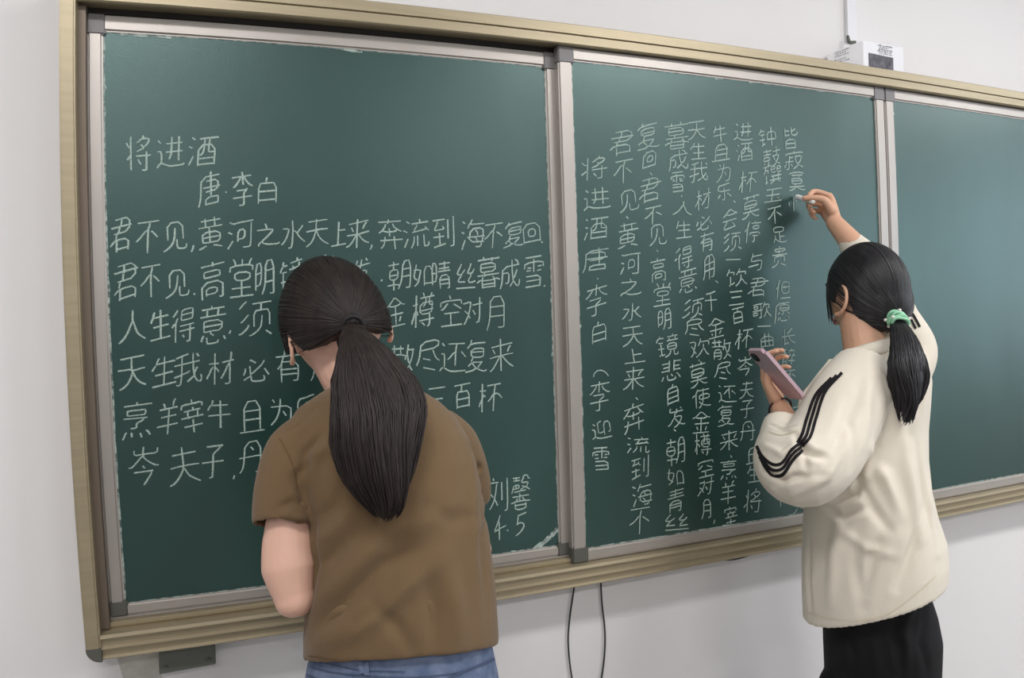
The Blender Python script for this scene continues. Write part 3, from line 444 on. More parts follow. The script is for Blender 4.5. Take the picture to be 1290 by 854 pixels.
    '馔': [[(14, 12), (19, 13), (22, 15)], [(11, 47), (22, 47), (22, 44), (20, 38)], [(45, 14), (48, 13), (53, 9)], [(38, 14), (35, 14), (33, 11), (26, 7)], [(34, 33), (34, 18)], [(28, 47), (38, 47), (38, 55), (28, 55), (28, 40), (30, 39), (35, 38), (38, 39), (39, 41)], [(48, 18), (48, 33)], [(55, 29), (28, 29)], [(26, 18), (56, 18)], [(56, 41), (55, 39), (52, 38), (46, 39), (44, 41), (44, 55), (54, 55), (54, 47), (44, 47)], [(13, 55), (12, 48), (7, 37)], [(14, 34), (14, 12), (13, 9)]],
    '玉': [[(48, 18), (43, 23)], [(52, 52), (11, 52)], [(31, 52), (31, 10)], [(50, 32), (13, 32)], [(8, 9), (55, 9)]],
    '足': [[(51, 24), (32, 24)], [(32, 38), (49, 38), (50, 52), (14, 53), (15, 38), (32, 38)], [(32, 38), (32, 10)], [(58, 10), (55, 7), (33, 8), (32, 10), (26, 11), (18, 20), (16, 20)], [(9, 8), (12, 12), (15, 19), (16, 20), (17, 29)]],
    '贵': [[(15, 17), (16, 31), (46, 31), (47, 30), (47, 17)], [(7, 8), (11, 7), (24, 12), (30, 17), (31, 19), (31, 24)], [(53, 7), (36, 14)], [(55, 38), (7, 38)], [(31, 52), (48, 52), (48, 46), (15, 45), (15, 52), (31, 52)], [(31, 56), (31, 38)]],
    '但': [[(23, 9), (56, 9)], [(28, 37), (51, 37)], [(6, 33), (10, 39), (14, 40)], [(51, 37), (51, 52), (28, 52), (28, 21), (51, 21), (51, 37)], [(22, 57), (20, 56), (14, 42), (14, 7)]],
    '愿': [[(50, 41), (21, 41)], [(35, 34), (34, 24), (29, 24)], [(15, 10), (18, 17)], [(49, 19), (55, 11)], [(25, 17), (25, 9), (28, 7), (44, 7), (46, 9), (46, 12)], [(16, 25), (19, 25), (24, 30)], [(38, 16), (38, 15)], [(34, 50), (37, 51)], [(43, 30), (46, 29), (52, 25)], [(34, 48), (21, 47), (21, 34), (50, 34), (50, 47), (34, 48)], [(7, 5), (7, 10), (10, 16), (11, 28), (11, 53), (53, 54)], [(34, 48), (33, 54)]],
    '长': [[(55, 10), (46, 14), (38, 22), (34, 29), (33, 33)], [(17, 8), (19, 10)], [(29, 42), (30, 41), (35, 44), (42, 49), (48, 55), (50, 55)], [(35, 14), (34, 12), (19, 10)], [(55, 33), (8, 33)], [(19, 55), (19, 10)]],
    '醉': [[(42, 57), (43, 54), (44, 50)], [(48, 37), (51, 37), (53, 33)], [(24, 20), (7, 20)], [(7, 11), (24, 11)], [(36, 38), (41, 34)], [(31, 21), (56, 21)], [(55, 50), (31, 50)], [(19, 54), (18, 31), (19, 30), (24, 30)], [(7, 27), (11, 28), (13, 32), (13, 54)], [(24, 54), (7, 54)], [(24, 7), (24, 42), (8, 43), (7, 7)], [(50, 44), (49, 38), (44, 32), (44, 28), (43, 26), (43, 7)], [(31, 31), (36, 38), (37, 44)]],
    '皆': [[(48, 18), (15, 18)], [(29, 39), (14, 37)], [(35, 47), (41, 48), (51, 51)], [(29, 28), (29, 32)], [(48, 8), (15, 8)], [(14, 50), (28, 50)], [(35, 56), (35, 41), (38, 36), (53, 36), (55, 38), (55, 40), (57, 42)], [(14, 37), (14, 56)], [(48, 8), (48, 28), (16, 28), (15, 8)]],
    '寂': [[(31, 15), (28, 22)], [(44, 20), (42, 21), (40, 25), (37, 35), (37, 40)], [(44, 20), (44, 16)], [(20, 29), (20, 8), (17, 6), (13, 6), (12, 8)], [(55, 8), (53, 8), (44, 16)], [(44, 16), (36, 10), (32, 7)], [(31, 56), (32, 51)], [(29, 39), (19, 39)], [(13, 23), (11, 22), (7, 13)], [(19, 29), (19, 44)], [(44, 20), (47, 22), (50, 27), (53, 39), (35, 40)], [(7, 29), (31, 29)], [(54, 47), (53, 51), (32, 51), (9, 51), (8, 46)]],
    '寞': [[(6, 8), (11, 7), (21, 10), (26, 12), (28, 14), (28, 16)], [(31, 23), (31, 17)], [(31, 56), (32, 52)], [(58, 8), (56, 7), (48, 8), (39, 12), (37, 13), (35, 16)], [(48, 30), (15, 30)], [(31, 23), (16, 23), (15, 36), (16, 37), (48, 37), (47, 23), (31, 23)], [(54, 47), (53, 52), (9, 52), (8, 47)], [(49, 44), (14, 44)], [(39, 46), (39, 41)], [(24, 46), (24, 41)], [(8, 16), (55, 16)]],
    '迎': [[(35, 25), (25, 23)], [(16, 47), (10, 52)], [(55, 8), (28, 8), (15, 14)], [(35, 56), (26, 52), (25, 50), (25, 23)], [(15, 14), (15, 35), (7, 35)], [(15, 14), (11, 12), (8, 9)], [(40, 14), (40, 51), (54, 51), (54, 23), (52, 21), (48, 22)]],
    '惟': [[(21, 43), (19, 48)], [(14, 7), (14, 56)], [(42, 56), (44, 51), (44, 46)], [(6, 33), (8, 45)], [(28, 41), (24, 39), (22, 36)], [(53, 23), (29, 23)], [(53, 34), (29, 34)], [(43, 46), (43, 11)], [(56, 11), (29, 11)], [(30, 46), (55, 46)], [(32, 56), (28, 43), (29, 7)]],
    '请': [[(13, 9), (16, 13)], [(7, 38), (15, 38), (16, 13)], [(51, 23), (29, 23)], [(17, 48), (13, 52)], [(23, 16), (20, 14), (16, 13)], [(51, 15), (29, 15)], [(26, 52), (55, 52)], [(28, 45), (53, 45)], [(40, 56), (40, 38)], [(29, 7), (29, 31), (51, 31), (51, 8), (50, 7), (44, 7)], [(25, 38), (57, 38)]],
    '4': [[(22, 42), (17, 39), (10, 31), (8, 25)], [(24, 46), (22, 42), (23, 12)], [(5, 24), (8, 25), (27, 25)]],
    '5': [[(23, 47), (11, 46), (11, 32), (18, 31), (23, 28), (24, 24), (24, 17), (21, 13), (18, 12), (13, 12), (8, 13)]]}
def strokes_of(ch): return [list(s) for s in GL[ch]]
CUSTOM = {'·': [[(0, 1), (.6, 0)]], ',': [[(.6, 1), (.5, .4), (0, 0)]], '、': [[(0, 1), (1, 0)]], '。': [[(0, 1), (1, .2)]],
    '(': [[(0, 0), (.12, .6), (.4, .95), (.7, .9), (.92, .5), (1, 0)]],
    '4': [[(.55, 1), (.4, .75), (.05, .35), (.35, .42), (.95, .55)], [(.52, .75), (.55, .3), (.6, 0)]],
    '5': [[(.25, 1), (.15, .55)], [(.1, .55), (.5, .62), (.85, .42), (.6, .15), (.1, 0)], [(.25, .98), (.95, 1)]],
    '忄': [[(.0, .75), (.05, .45)], [(.55, 1), (.5, .5), (.55, 0)], [(.9, .8), (1, .6)]],
    '刁': [[(0, .95), (.95, 1), (.9, .4), (.6, 0)], [(.1, .4), (.6, .6)]],
    '〡': [[(0, 1), (.4, .5), (.2, 0)]], '丿': [[(1, 1), (.6, .5), (0, 0)]]}
def write(panel_obj, items, yf, lw, slant, wob, seed):
    rn = random.Random(seed)
    for it in items.split(';'):
        it = it.strip()
        if not it: continue
        f = it.split(' '); ch = f[0]; cx, cy, w, h = map(float, f[1:5])
        if ch in CUSTOM: st = [[(a, b) for a, b in s] for s in CUSTOM[ch]]
        else:
            st = strokes_of(ch); xs = [p[0] for s in st for p in s]; zs = [p[1] for s in st for p in s]
            bx, bz = max(max(xs)-min(xs), 1), max(max(zs)-min(zs), 12)
            mx, mz = (max(xs)+min(xs))/2, (max(zs)+min(zs))/2
            st = [[((p[0]-mx)/bx+.5, (p[1]-mz)/bz+.5) for p in s] for s in st]
        ph = [rn.uniform(0, 6.28) for _ in range(6)]; sl = slant+rn.uniform(-.05, .05); lean = rn.uniform(-.06, .06)
        bm = bmesh.new()
        for s in st:
            ox, oz = (rn.gauss(0, wob), rn.gauss(0, wob)) if len(st) > 1 else (0, 0)
            pts = []
            for u, v in s:
                u2 = u+ox+wob*1.6*math.sin(3*v+ph[0])+.02*math.sin(7*u+ph[1])+lean*(v-.5)
                v2 = v+oz+wob*1.6*math.sin(3*u+ph[2])+sl*(u-.5)
                pts.append(Vector((cx+(u2-.5)*w*.93, cy-(v2-.5)*h*.96, 0)))
            if len(pts) > 2: # soften corners a little
                q = [pts[0]]
                for a, b in zip(pts, pts[1:]):
                    if (b-a).length > 3: q += [a.lerp(b, .25), a.lerp(b, .75)]
                    else: q += [a.lerp(b, .5)]
                q.append(pts[-1]); pts = q
            P = [at(p.x, p.y, yf) for p in pts]; T = rn.uniform(.85, 1.15)
            rows = []
            for i, p in enumerate(P):
                d = P[min(i+1, len(P)-1)]-P[max(i-1, 0)]
                if d.length < 1e-6: d = Vector((1, 0, 0))
                d.normalize(); nrm = Vector((-d.z, 0, d.x))
                hw = lw*.5*T*(.55+.6*math.sin(math.pi*(i+.8)/(len(P)+.6))**.5+rn.uniform(-.1, .1))
                rows.append([bm.verts.new(p+nrm*hw), bm.verts.new(p+Vector((0, -.0007, 0))), bm.verts.new(p-nrm*hw)])
            for a, b in zip(rows, rows[1:]):
                bm.faces.new((a[0], a[1], b[1], b[0])); bm.faces.new((a[1], a[2], b[2], b[1]))
        obj('chalk_character' if ch not in CUSTOM or ch in '45(' else 'chalk_mark', bm, M_CHALK, panel_obj)
LEFT = """将 175 192 32 45;进 216 192 38 38;酒 256 190 38 38;唐 264 238 28 43;· 285 242 2 2;李 306 239 27 44;白 337 239 24 32;
君 153 296 27 43;不 186 298 30 40;见 221 298 31 36;, 243 313 4 8;黄 265 293 32 40;河 302 295 34 34;之 337 296 29 28;水 369 294 33 36;天 400 293 30 34;上 427 294 20 30;来 451 293 30 38;, 468 311 4 6;奔 492 294 31 40;流 525 294 34 37;到 559 293 28 38;海 595 295 32 36;不 621 297 24 31;复 647 294 26 34;回 670 294 22 25;, 683 305 2 2;
君 158 355 32 46;不 190 354 26 40;见 223 357 30 36;, 245 370 2 2;高 268 352 32 50;堂 305 349 32 48;明 334 351 24 44;镜 367 347 30 44;悲 406 344 32 42;白 431 343 14 28;发 455 344 26 36;, 481 353 2 2;朝 503 346 30 38;如 532 346 25 28;晴 556 346 26 36;丝 587 347 26 31;暮 615 343 30 40;成 643 345 25 35;雪 672 342 26 38;, 686 360 2 2;
人 167 412 37 40;生 202 409 27 38;得 231 409 29 43;意 268 409 35 48;, 290 418 3 4;须 320 401 46 45;尽 365 400 30 40;欢 400 399 28 38;莫 436 398 28 38;使 468 397 26 36;金 498 393 27 36;樽 533 392 30 44;空 568 391 28 38;对 596 391 26 32;月 624 396 23 42;
天 168 468 38 40;生 207 467 32 38;我 238 465 36 40;材 279 464 35 41;必 322 467 35 28;有 364 462 36 40;用 405 460 28 38;千 440 458 28 38;金 474 456 28 38;散 507 452 32 38;尽 540 449 32 38;还 570 449 34 38;复 601 448 28 42;来 632 448 32 42;
烹 172 529 38 48;羊 212 525 28 42;宰 243 523 30 42;牛 277 520 30 36;且 318 524 33 38;为 354 519 28 34;乐 386 517 26 36;会 420 515 28 36;须 452 512 28 36;一 482 510 24 5;饮 514 507 28 36;三 550 503 26 28;百 583 499 22 30;杯 616 500 30 37;
岑 182 588 40 52;夫 231 586 42 46;子 269 583 29 42;, 295 601 3 5;丹 318 575 34 40;丘 352 572 30 36;生 388 570 30 36;
刘 627 622 26 42;馨 656 619 26 42;4 629 665 18 32;· 640 668 3 2;5 656 660 15 26"""
RIGHT = """将 749 212 34 30;进 751 251 36 26;酒 751 288 32 28;唐 750 327 34 30;· 753 351 1.5 2;李 752 377 28 38;白 755 418 18 27;( 756 470 20 9;李 756 498 26 38;迎 757 541 26 22;雪 758 578 22 28;
君 784 180 30 30;不 785 217 24 30;见 791 252 26 28;、 790 274 3 3;黄 791 296 26 32;河 794 333 27 28;之 795 361 28 22;水 796 393 26 22;天 797 424 27 24;上 799 448 28 18;来 798 477 27 30;、 802 502 3 3;奔 799 526 27 38;流 804 561 30 20;到 806 589 22 28;海 808 623 26 28;不 806 656 26 32;
复 817 170 30 34;回 818 201 17 20;、 820 219 3 4;君 819 240 28 30;不 822 271 22 22;见 828 296 22 26;、 828 316 2 3;高 829 340 20 30;堂 835 371 23 28;明 837 403 16 26;镜 842 435 28 28;悲 846 467 25 26;自 848 496 14 26;发 852 525 24 25;、 850 542 3 3;朝 851 567 24 34;如 851 601 22 20;青 851 630 22 28;丝 853 657 32 20;
暮 852 171 32 34;成 854 202 26 24;雪 853 229 18 24;· 859 247 2 2;人 861 262 25 18;生 861 289 21 22;得 861 324 22 28;意 867 354 24 30;须 873 388 28 24;尽 873 413 26 22;欢 881 438 26 24;· 881 454 2 2;莫 879 472 24 30;使 884 501 24 24;金 883 531 24 28;樽 885 560 22 28;空 889 590 20 22;对 889 613 20 22;月 890 641 12 24;, 900 657 2 5;
天 878 164 24 22;生 880 190 20 22;我 881 217 24 26;材 885 251 20 26;必 887 281 20 17;有 890 304 18 24;用 893 337 15 30;、 903 355 4 4;千 896 379 16 24;金 902 413 22 24;散 909 440 25 26;尽 911 468 22 22;还 916 496 24 22;复 915 523 22 26;来 919 555 24 26;、 921 575 2 3;烹 918 592 22 24;羊 918 620 20 28;宰 920 650 16 26;
牛 907 168 18 22;且 909 192 24 20;为 912 217 18 24;乐 912 241 18 20;、 925 254 3 3;会 919 275 20 26;须 923 305 24 24;一 923 327 20 5;饮 929 349 26 22;三 927 375 20 16;百 930 398 16 20;杯 937 426 22 26;岑 939 462 20 24;夫 941 490 18 22;子 941 515 18 22;丹 943 544 20 24;丘 948 573 18 20;生 950 597 18 20;将 948 631 22 30;
进 936 166 24 22;酒 938 192 22 22;杯 942 229 22 28;莫 946 260 24 28;停 948 292 20 28;与 952 330 18 24;君 955 362 24 24;歌 960 391 24 20;一 963 411 18 4;曲 966 428 16 18;
钟 967 173 22 24;鼓 972 198 24 24;馔 973 221 24 22;玉 974 246 24 16;不 976 272 18 22;足 982 296 18 20;贵 982 323 20 26;但 986 365 20 24;愿 986 394 20 26;长 992 424 18 20;醉 993 450 16 22;不 995 474 14 16;刁 1003 519 10 14;〡 984 634 3 8;丿 1001 645 9 9;
皆 997 173 17 26;寂 1000 201 24 24;寞 1003 227 22 24;忄 999 258 10 18;· 985 512 3 3"""
write(board_1, LEFT, .0268, .0029, .13, .018, 3)
write(board_2, RIGHT, .0048, .0028, .16, .02, 5)

# ---------------------------------------------------------------- small things on the wall
def wallpt(px, py, y): return at(px, py, y)
# grey bracket under the frame, at its left end
t = thing('wall_bracket', 'dark grey metal bracket under the left end of the board frame', 'bracket', tuple(at(236, 845, .03)))
bm = bmesh.new(); A, B_, C_, D_ = [at(px, py, .02) for px, py in ((198, 812), (272, 800), (271, 838), (202, 848))]
A.z += .015; B_.z += .015
bx0, bx1, bz0, bz1 = (A.x+D_.x)/2, (B_.x+C_.x)/2, (C_.z+D_.z)/2, .879
box(bm, bx0, bx1, .018, WY, bz0, bz1, .003); obj('body', bm, M_BRK, t)
for sx in (bx0+.012, bx1-.012):
    bm = bmesh.new(); bmesh.ops.create_cone(bm, cap_ends=True, segments=12, radius1=.004, radius2=.003, depth=.003, matrix=Matrix.Translation((sx, .0165, bz0+.012))@Matrix.Rotation(math.pi/2, 4, 'X')); obj('screw', bm, M_CAPD, t)
# strip of old tape beside it
bm = bmesh.new(); P = [at(*p, WY) for p in ((146, 823), (197, 816), (203, 848), (205, 866), (160, 870))]
rg = [[p+Vector((0, -.0002, 0)) for p in P], [p+Vector((0, -.0012, 0)) for p in P]]; loft(bm, rg)
M_TAPE = mat('old_tape', rgb(196, 193, 186), .35, noise=.12, nscale=60, bump=.6, bscale=70)
tag(obj('tape_strip', bm, M_TAPE), 'crinkled strip of old tape on the wall under the board, left of the grey bracket', 'tape')
# black cable loop that hangs out from behind the board
bm = bmesh.new(); y = WY-.006
pts = [at(727, 715, y), at(723, 742, y), at(717, 785, y), at(716, 815, y), at(721, 856, y), at(731, 885, y), at(744, 890, y), at(755, 866, y), at(761, 830, y), at(762, 795, y), at(758, 755, y), at(756, 705, y)]
limb(bm, pts, [.0021]*len(pts), 8, 6); tag(obj('cable_loop', bm, M_BLACK, smooth=True), 'thin black cable hanging in a loop below the board frame', 'cable')
bm = bmesh.new()
pts = [at(868, 690, .03), at(880, 703, .0), at(903, 705, -.008), at(925, 704.5, -.01), at(945, 699, -.01), at(962, 693, -.008), at(978, 686, .004), at(990, 676, .03)]
limb(bm, pts, [.0021]*len(pts), 8, 5); tag(obj('sagging_cable', bm, M_BLACK, smooth=True), 'short dark cable sagging from the bottom rail left of the cream jacket', 'cable')
# white conduit running down the wall to the box
bm = bmesh.new(); a = at(1063.5, 20, WY); b = at(1074.5, 20, WY); zt = RH; zb = at(1068, 54, WY).z
box(bm, a.x, b.x, WY-.012, WY, zb, zt, .002); tag(obj('cable_conduit', bm, M_WHITE), 'narrow white cable conduit running down the wall to the small white box', 'conduit')
# the box standing on the frame
t = thing('control_box', 'small white printed box with a dark picture, standing on top of the board frame', 'box', tuple(at(1090, 90, .02)))
P = dict(l=at(1043, 80, .055), m=at(1084, 80, -.004), r=at(1137, 96, .03))
zt0 = bow(P['m'].x, 2.137)[1]
lx, mx_, rx_ = P['l'].x, P['m'].x, P['r'].x
def boxz(px, py, y): return at(px, py, y).z
foot = [Vector((lx, .058, 0)), Vector((at(1088, 80, -.006).x, -.006, 0)), Vector((at(1139, 96, .024).x, .024, 0)), Vector((rx_-.01, .066, 0))]
tops = [boxz(1043, 69, .058), boxz(1090, 51, -.006), boxz(1139, 60, .024), boxz(1100, 50, .066)]
bm = bmesh.new(); loft(bm, [[Vector((p.x, p.y, zt0+.0008)) for p in foot], [Vector((p.x, p.y, z)) for p, z in zip(foot, tops)]])
bmesh.ops.recalc_face_normals(bm, faces=bm.faces); bmesh.ops.bevel(bm, geom=bm.edges[:], offset=.0015, segments=2, affect='EDGES'); obj('carton', bm, M_WHITE, t)
M_INK = mat('grey_print', rgb(120, 120, 128), .7); M_PIC = mat('dark_print', rgb(42, 38, 48), .5, noise=.8, nscale=50, col2=rgb(96, 92, 104))
def on_face(i, j, u, v, off=.0012):
    a, b = foot[i], foot[j]; x = a.lerp(b, u); z0_, z1_ = zt0, tops[i]*(1-u)+tops[j]*u
    n = Vector(((b-a).y, -(b-a).x, 0)).normalized(); n = n if n.y < 0 else -n
    return Vector((x.x, x.y, z0_+(z1_-z0_)*v))+n*off
def patch(bm, i, j, u0, u1, v0, v1, off=.0012):
    bm.faces.new([bm.verts.new(on_face(i, j, u, v, off)) for u, v in ((u0, v0), (u1, v0), (u1, v1), (u0, v1))])
bm = bmesh.new(); patch(bm, 1, 2, .12, .72, .0, .56); obj('dark_picture', bm, M_PIC, t)
bm = bmesh.new(); rn = random.Random(4)
for (i, j, u0, u1, rows) in ((1, 2, .34, .72, (.90, .83, .76, .69, .62)), (0, 1, .2, .62, (.88, .78, .68, .5, .4))):
    for r, v in enumerate(rows):
        u = u0+rn.uniform(0, .06); end = u1-rn.uniform(0, .12)*(r % 2)
        while u < end:
            w = rn.uniform(.02, .05); patch(bm, i, j, u, min(u+w, end), v, v+rn.uniform(.025, .05)); u += w+rn.uniform(.012, .03)
obj('printed_lines', bm, M_INK, t)
bm = bmesh.new(); limb(bm, [at(1068, 46, .05), at(1070, 53, .045), at(1077, 53, .04)], [.004, .005, .004], 8, 3); obj('plug', bm, M_BRK, t)
# ---------------------------------------------------------------- people
M_SKIN = mat('skin', rgb(222, 178, 158), .5, noise=.06, nscale=14, sss=.12, bump=.08, bscale=400)
M_SKIN2 = mat('skin_tan', rgb(214, 168, 140), .5, noise=.06, nscale=14, sss=.12, bump=.08, bscale=400)
M_HAIR = mat('dark_brown_hair', rgb(30, 22, 20), .5, noise=.5, nscale=60, spec=.35, col2=rgb(44, 35, 32), stretch=(1, 1, .15))
M_HAIR2 = mat('black_hair', rgb(20, 19, 22), .42, noise=.4, nscale=60, spec=.5, col2=rgb(40, 38, 42), stretch=(1, 1, .15))
M_TEE = mat('brown_cotton', rgb(110, 89, 64), .92, noise=.07, nscale=9, bump=.25, bscale=420, spec=.2, sheen=.15)
M_TEE2 = mat('brown_cotton_seam', rgb(98, 78, 54), .92, spec=.2)
M_JEAN = mat('blue_denim', rgb(84, 98, 126), .85, noise=.28, nscale=35, bump=.4, bscale=500, spec=.2, col2=rgb(112, 124, 148))
M_JEANS = mat('denim_seam', rgb(62, 74, 100), .85)
M_JACK = mat('cream_cloth', rgb(222, 214, 199), .85, noise=.04, nscale=6, bump=.2, bscale=380, spec=.25, sheen=.1)
M_JACK2 = mat('cream_cloth_hem', rgb(216, 206, 184), .88, spec=.25)
M_STRIPE = mat('black_stripe', rgb(30, 27, 30), .8, spec=.2)
M_PANT = mat('black_trousers_cloth', rgb(20, 20, 23), .8, noise=.3, nscale=10, spec=.25)
M_MINT = mat('mint_elastic', rgb(150, 208, 172), .7, bump=.4, bscale=300)
M_PEARL = mat('pearl_bead', rgb(235, 228, 222), .25)
M_BAND = mat('dark_elastic', rgb(22, 19, 20), .7)
M_CORD = mat('dark_red_cord', rgb(60, 30, 28), .6)
M_PHONE = mat('pink_phone_back', rgb(196, 168, 178), .3, .2); M_SCREEN = mat('phone_screen', rgb(18, 18, 22), .12)
M_CHSTICK = mat('chalk_stick', rgb(240, 238, 236), .9)
M_EYE = mat('eye_white', rgb(225, 220, 216), .2); M_IRIS = mat('iris', rgb(30, 18, 14), .15); M_LIP = mat('lips', rgb(176, 98, 92), .4)
M_SHOE = mat('white_trainer', rgb(210, 208, 204), .6); M_SOLE = mat('shoe_sole', rgb(120, 118, 116), .7)
M_DARKLENS = mat('glasses_frame', rgb(30, 26, 26), .3)

class Frame:
    def __init__(s, o, fwd, up):
        s.o = Vector(o); s.f = Vector(fwd).normalized(); s.r = s.f.cross(Vector(up)).normalized(); s.u = s.r.cross(s.f)
    def __call__(s, x, y, z): return s.o+s.r*x+s.f*y+s.u*z
def g(a, b, w): return math.exp(-((a-b)/w)**2)
def head_point(d, k=1.0):
    x, y, z = d
    X, Y, Z = .074*x, .092*y, .112*z
    if z < 0:
        q = -z; X *= 1-.30*q**1.6
        if y < 0: Y *= 1-.35*q**1.3
        else: Y *= 1-.06*q; Y += .006*g(q, .85, .25)
    if y > 0:
        ax = abs(x)
        Y += .022*g(x, 0, .13)*g(z, -.22, .16)*y              # nose
        Y += .009*g(x, 0, .10)*g(z, -.02, .2)*y
        Y -= .010*g(ax, .36, .17)*g(z, .03, .13)*y            # eye sockets
        Y += .005*g(z, .2, .1)*y                              # brow
        Y += .006*g(x, 0, .22)*g(z, -.52, .06)*y+.006*g(x, 0, .2)*g(z, -.62, .05)*y   # lips
        Y -= .004*g(x, 0, .2)*g(z, -.72, .05)*y
        X += .003*(1 if x > 0 else -1)*g(ax, .6, .2)*g(z, -.15, .2)
    return X*k, Y*k, Z*k
def head_mesh(bm, fr):
    t = bmesh.new(); bmesh.ops.create_icosphere(t, subdivisions=5, radius=1)
    for v in t.verts: v.co = fr(*head_point(v.co.normalized()))
    me = bpy.data.meshes.new('h'); t.to_mesh(me); t.free(); bm.from_mesh(me); bpy.data.meshes.remove(me)
    for s in (-1, 1):                                        # ears: a rim with a hollow
        c = lambda a, b: fr(s*(.0735+.006*(1 if b < .5 else .4)), -.004+a*.017-.004*b, -.012+b*.030)
        rim = [fr(s*(.074+.018*math.sin(t*.6)), .010-.027*math.sin(t)-.002, -.010+.034*math.cos(t)) for t in np.linspace(.0, math.pi, 9)]
        limb(bm, rim, [.0045]*8+[.006], 8, 3)
        limb(bm, [fr(s*.072, .008, .012), fr(s*.075, -.004, .0), fr(s*.073, .006, -.03)], [.0075, .0085, .006], 8, 3)
NAPE = [-.60, -.56, -.42, .12]
def hair_line(y):
    xs = [-1, -.6, -.32, -.12, .18, .34, .6, 1]; zs = NAPE+[.16, -.18, .34, .64]
    return float(np.interp(y, xs, zs))
HFILL = [.25]
def hair_point(d):
    x, y, z = head_point(d)
    if d.z < 0 and d.y < 0: y *= 1+HFILL[0]*min(1, -d.z*1.6); x *= 1+.5*HFILL[0]*min(1, -d.z*1.3)
    return x, y, z
def hair_cap(fr, th=.011, vol=(1, 1, 1)):
    bm = bmesh.new(); bmesh.ops.create_icosphere(bm, subdivisions=6, radius=1)
    for v in bm.verts:
        d = v.co.normalized(); x, y, z = hair_point(d)
        m = (d.z-hair_line(d.y))/.05; m = max(0, min(1, m*.5+.5)); m = m*m*(3-2*m)
        L = math.sqrt(x*x+y*y+z*z); k = (L*(.90)*(1-m)+(L+th)*m)/L
        v.co = fr(x*k*(1+(vol[0]-1)*m), y*k*(1+(vol[1]-1)*m), z*k*(1+(vol[2]-1)*m))
    return bm
def tuft(bm, pts, r0, n=4, rend=.25):
    """one strand"""
    prev = None; m = len(pts)
    for i, p in enumerate(pts):
        d = (pts[min(i+1, m-1)]-pts[max(i-1, 0)]); d = d.normalized() if d.length > 1e-9 else Vector((0, 0, -1))
        a = d.orthogonal() if prev is None else (pa-d*pa.dot(d)); a.normalize(); pa = a; b = d.cross(a)
        t = i/(m-1); r = r0*(1 if t < .75 else 1-(1-rend)*(t-.75)/.25)
        row = [bm.verts.new(p+(a*math.cos(6.2832*k/n)+b*math.sin(6.2832*k/n))*r) for k in range(n)]
        if prev:
            for k in range(n): bm.faces.new((prev[k], prev[(k+1) % n], row[(k+1) % n], row[k]))
        prev = row
def head_strands(fr, tie_dir, th, vol, count, rn, r0=.0011):
    """strands combed back over the crown to the tie"""
    bm = bmesh.new(); td = Vector(tie_dir).normalized()
    def surf(d, off=.0):
        x, y, z = hair_point(d); L = math.sqrt(x*x+y*y+z*z); k = (L+th+off)/L; return fr(x*k*vol[0], y*k*vol[1], z*k*vol[2])
    for i in range(count):
        while True:
            d = Vector((rn.gauss(0, 1), rn.gauss(0, 1), rn.gauss(0, 1))).normalized()
            if d.z > hair_line(d.y)+.015 and d.dot(td) < .97: break
        if rn.random() < .5:     # begin at the hairline
            e = (d-td*d.dot(td)).normalized(); best = d
            for q in range(1, 30):
                dd = (d*math.cos(.06*q)+( (d*d.dot(td)-td).normalized())*math.sin(.06*q)).normalized()
                if dd.z < hair_line(dd.y)+.015: break
                best = dd
            d = best
        ang = math.acos(max(-1, min(1, d.dot(td)))); n = max(4, int(ang*9)); pts = []; off = rn.uniform(-.0006, .0012)
        ph = rn.uniform(0, 6); w = rn.uniform(0, .012)
        for k in range(n+1):
            t = k/n; q = (d*math.sin(ang*(1-t))+td*math.sin(ang*t))/math.sin(ang)
            q = (q+Vector((math.sin(ph+t*5), math.cos(ph+t*4), 0))*w*math.sin(math.pi*t)).normalized(); pts.append(surf(q, off*math.sin(math.pi*t*.9+.1)))
        tuft(bm, pts, r0*rn.uniform(.6, 1.3), 4, .6)
    return bm
def ponytail(keys, count, rn, r0=.0016, seed_wave=.006):
    """keys: (px, py, y, half width px, half thickness m). returns (core mesh, strands mesh)"""
    K = [];
    for px, py, y, hw, th in keys:
        c = at(px, py, y); d = c-CAM; d.z = 0; d.normalize(); K.append((c, Vector((d.y, -d.x, 0)), -d, hw*mpp(px, py, y), th))
    C = catmull([k[0] for k in K], 8); n = len(C)
    def ev(t):
        f = t*(len(K)-1); i = min(int(f), len(K)-2); q = f-i
        c = C[min(int(t*(n-1)+.0), n-1)].lerp(C[min(int(t*(n-1))+1, n-1)], (t*(n-1)) % 1)
        return c, K[i][1].lerp(K[i+1][1], q), K[i][2].lerp(K[i+1][2], q), K[i][3]*(1-q)+K[i+1][3]*q, K[i][4]*(1-q)+K[i+1][4]*q
    core = bmesh.new(); rings = []
    for i in range(40):
        c, a, b, w, h = ev(i/39*.965); rings.append(ell(c, a*w*.86, b*h*.82, 24))
    loft(core, rings)
    bm = bmesh.new()
    for i in range(count):
        an = rn.uniform(0, 6.283); rr = math.sqrt(rn.uniform(.45, 1)); u0, v0 = rr*math.cos(an), rr*math.sin(an)
        clump = round(an*4)/4; ph = clump*1.7; t1 = rn.uniform(.78, 1.0)-.07*abs(u0)+.03*math.sin(an*5); pts = []
        for k in range(17):
            t = k/16*t1; c, a, b, w, h = ev(t)
            wob = seed_wave*math.sin(ph+t*7)*t
            u = u0*(1-.25*max(0, t-.8)/.2); pts.append(c+a*(w*u+wob)+b*(h*v0+.5*wob)+a*rn.gauss(0, .0006))
        tuft(bm, pts, r0*rn.uniform(.6, 1.25), 4, .25)
    return core, bm
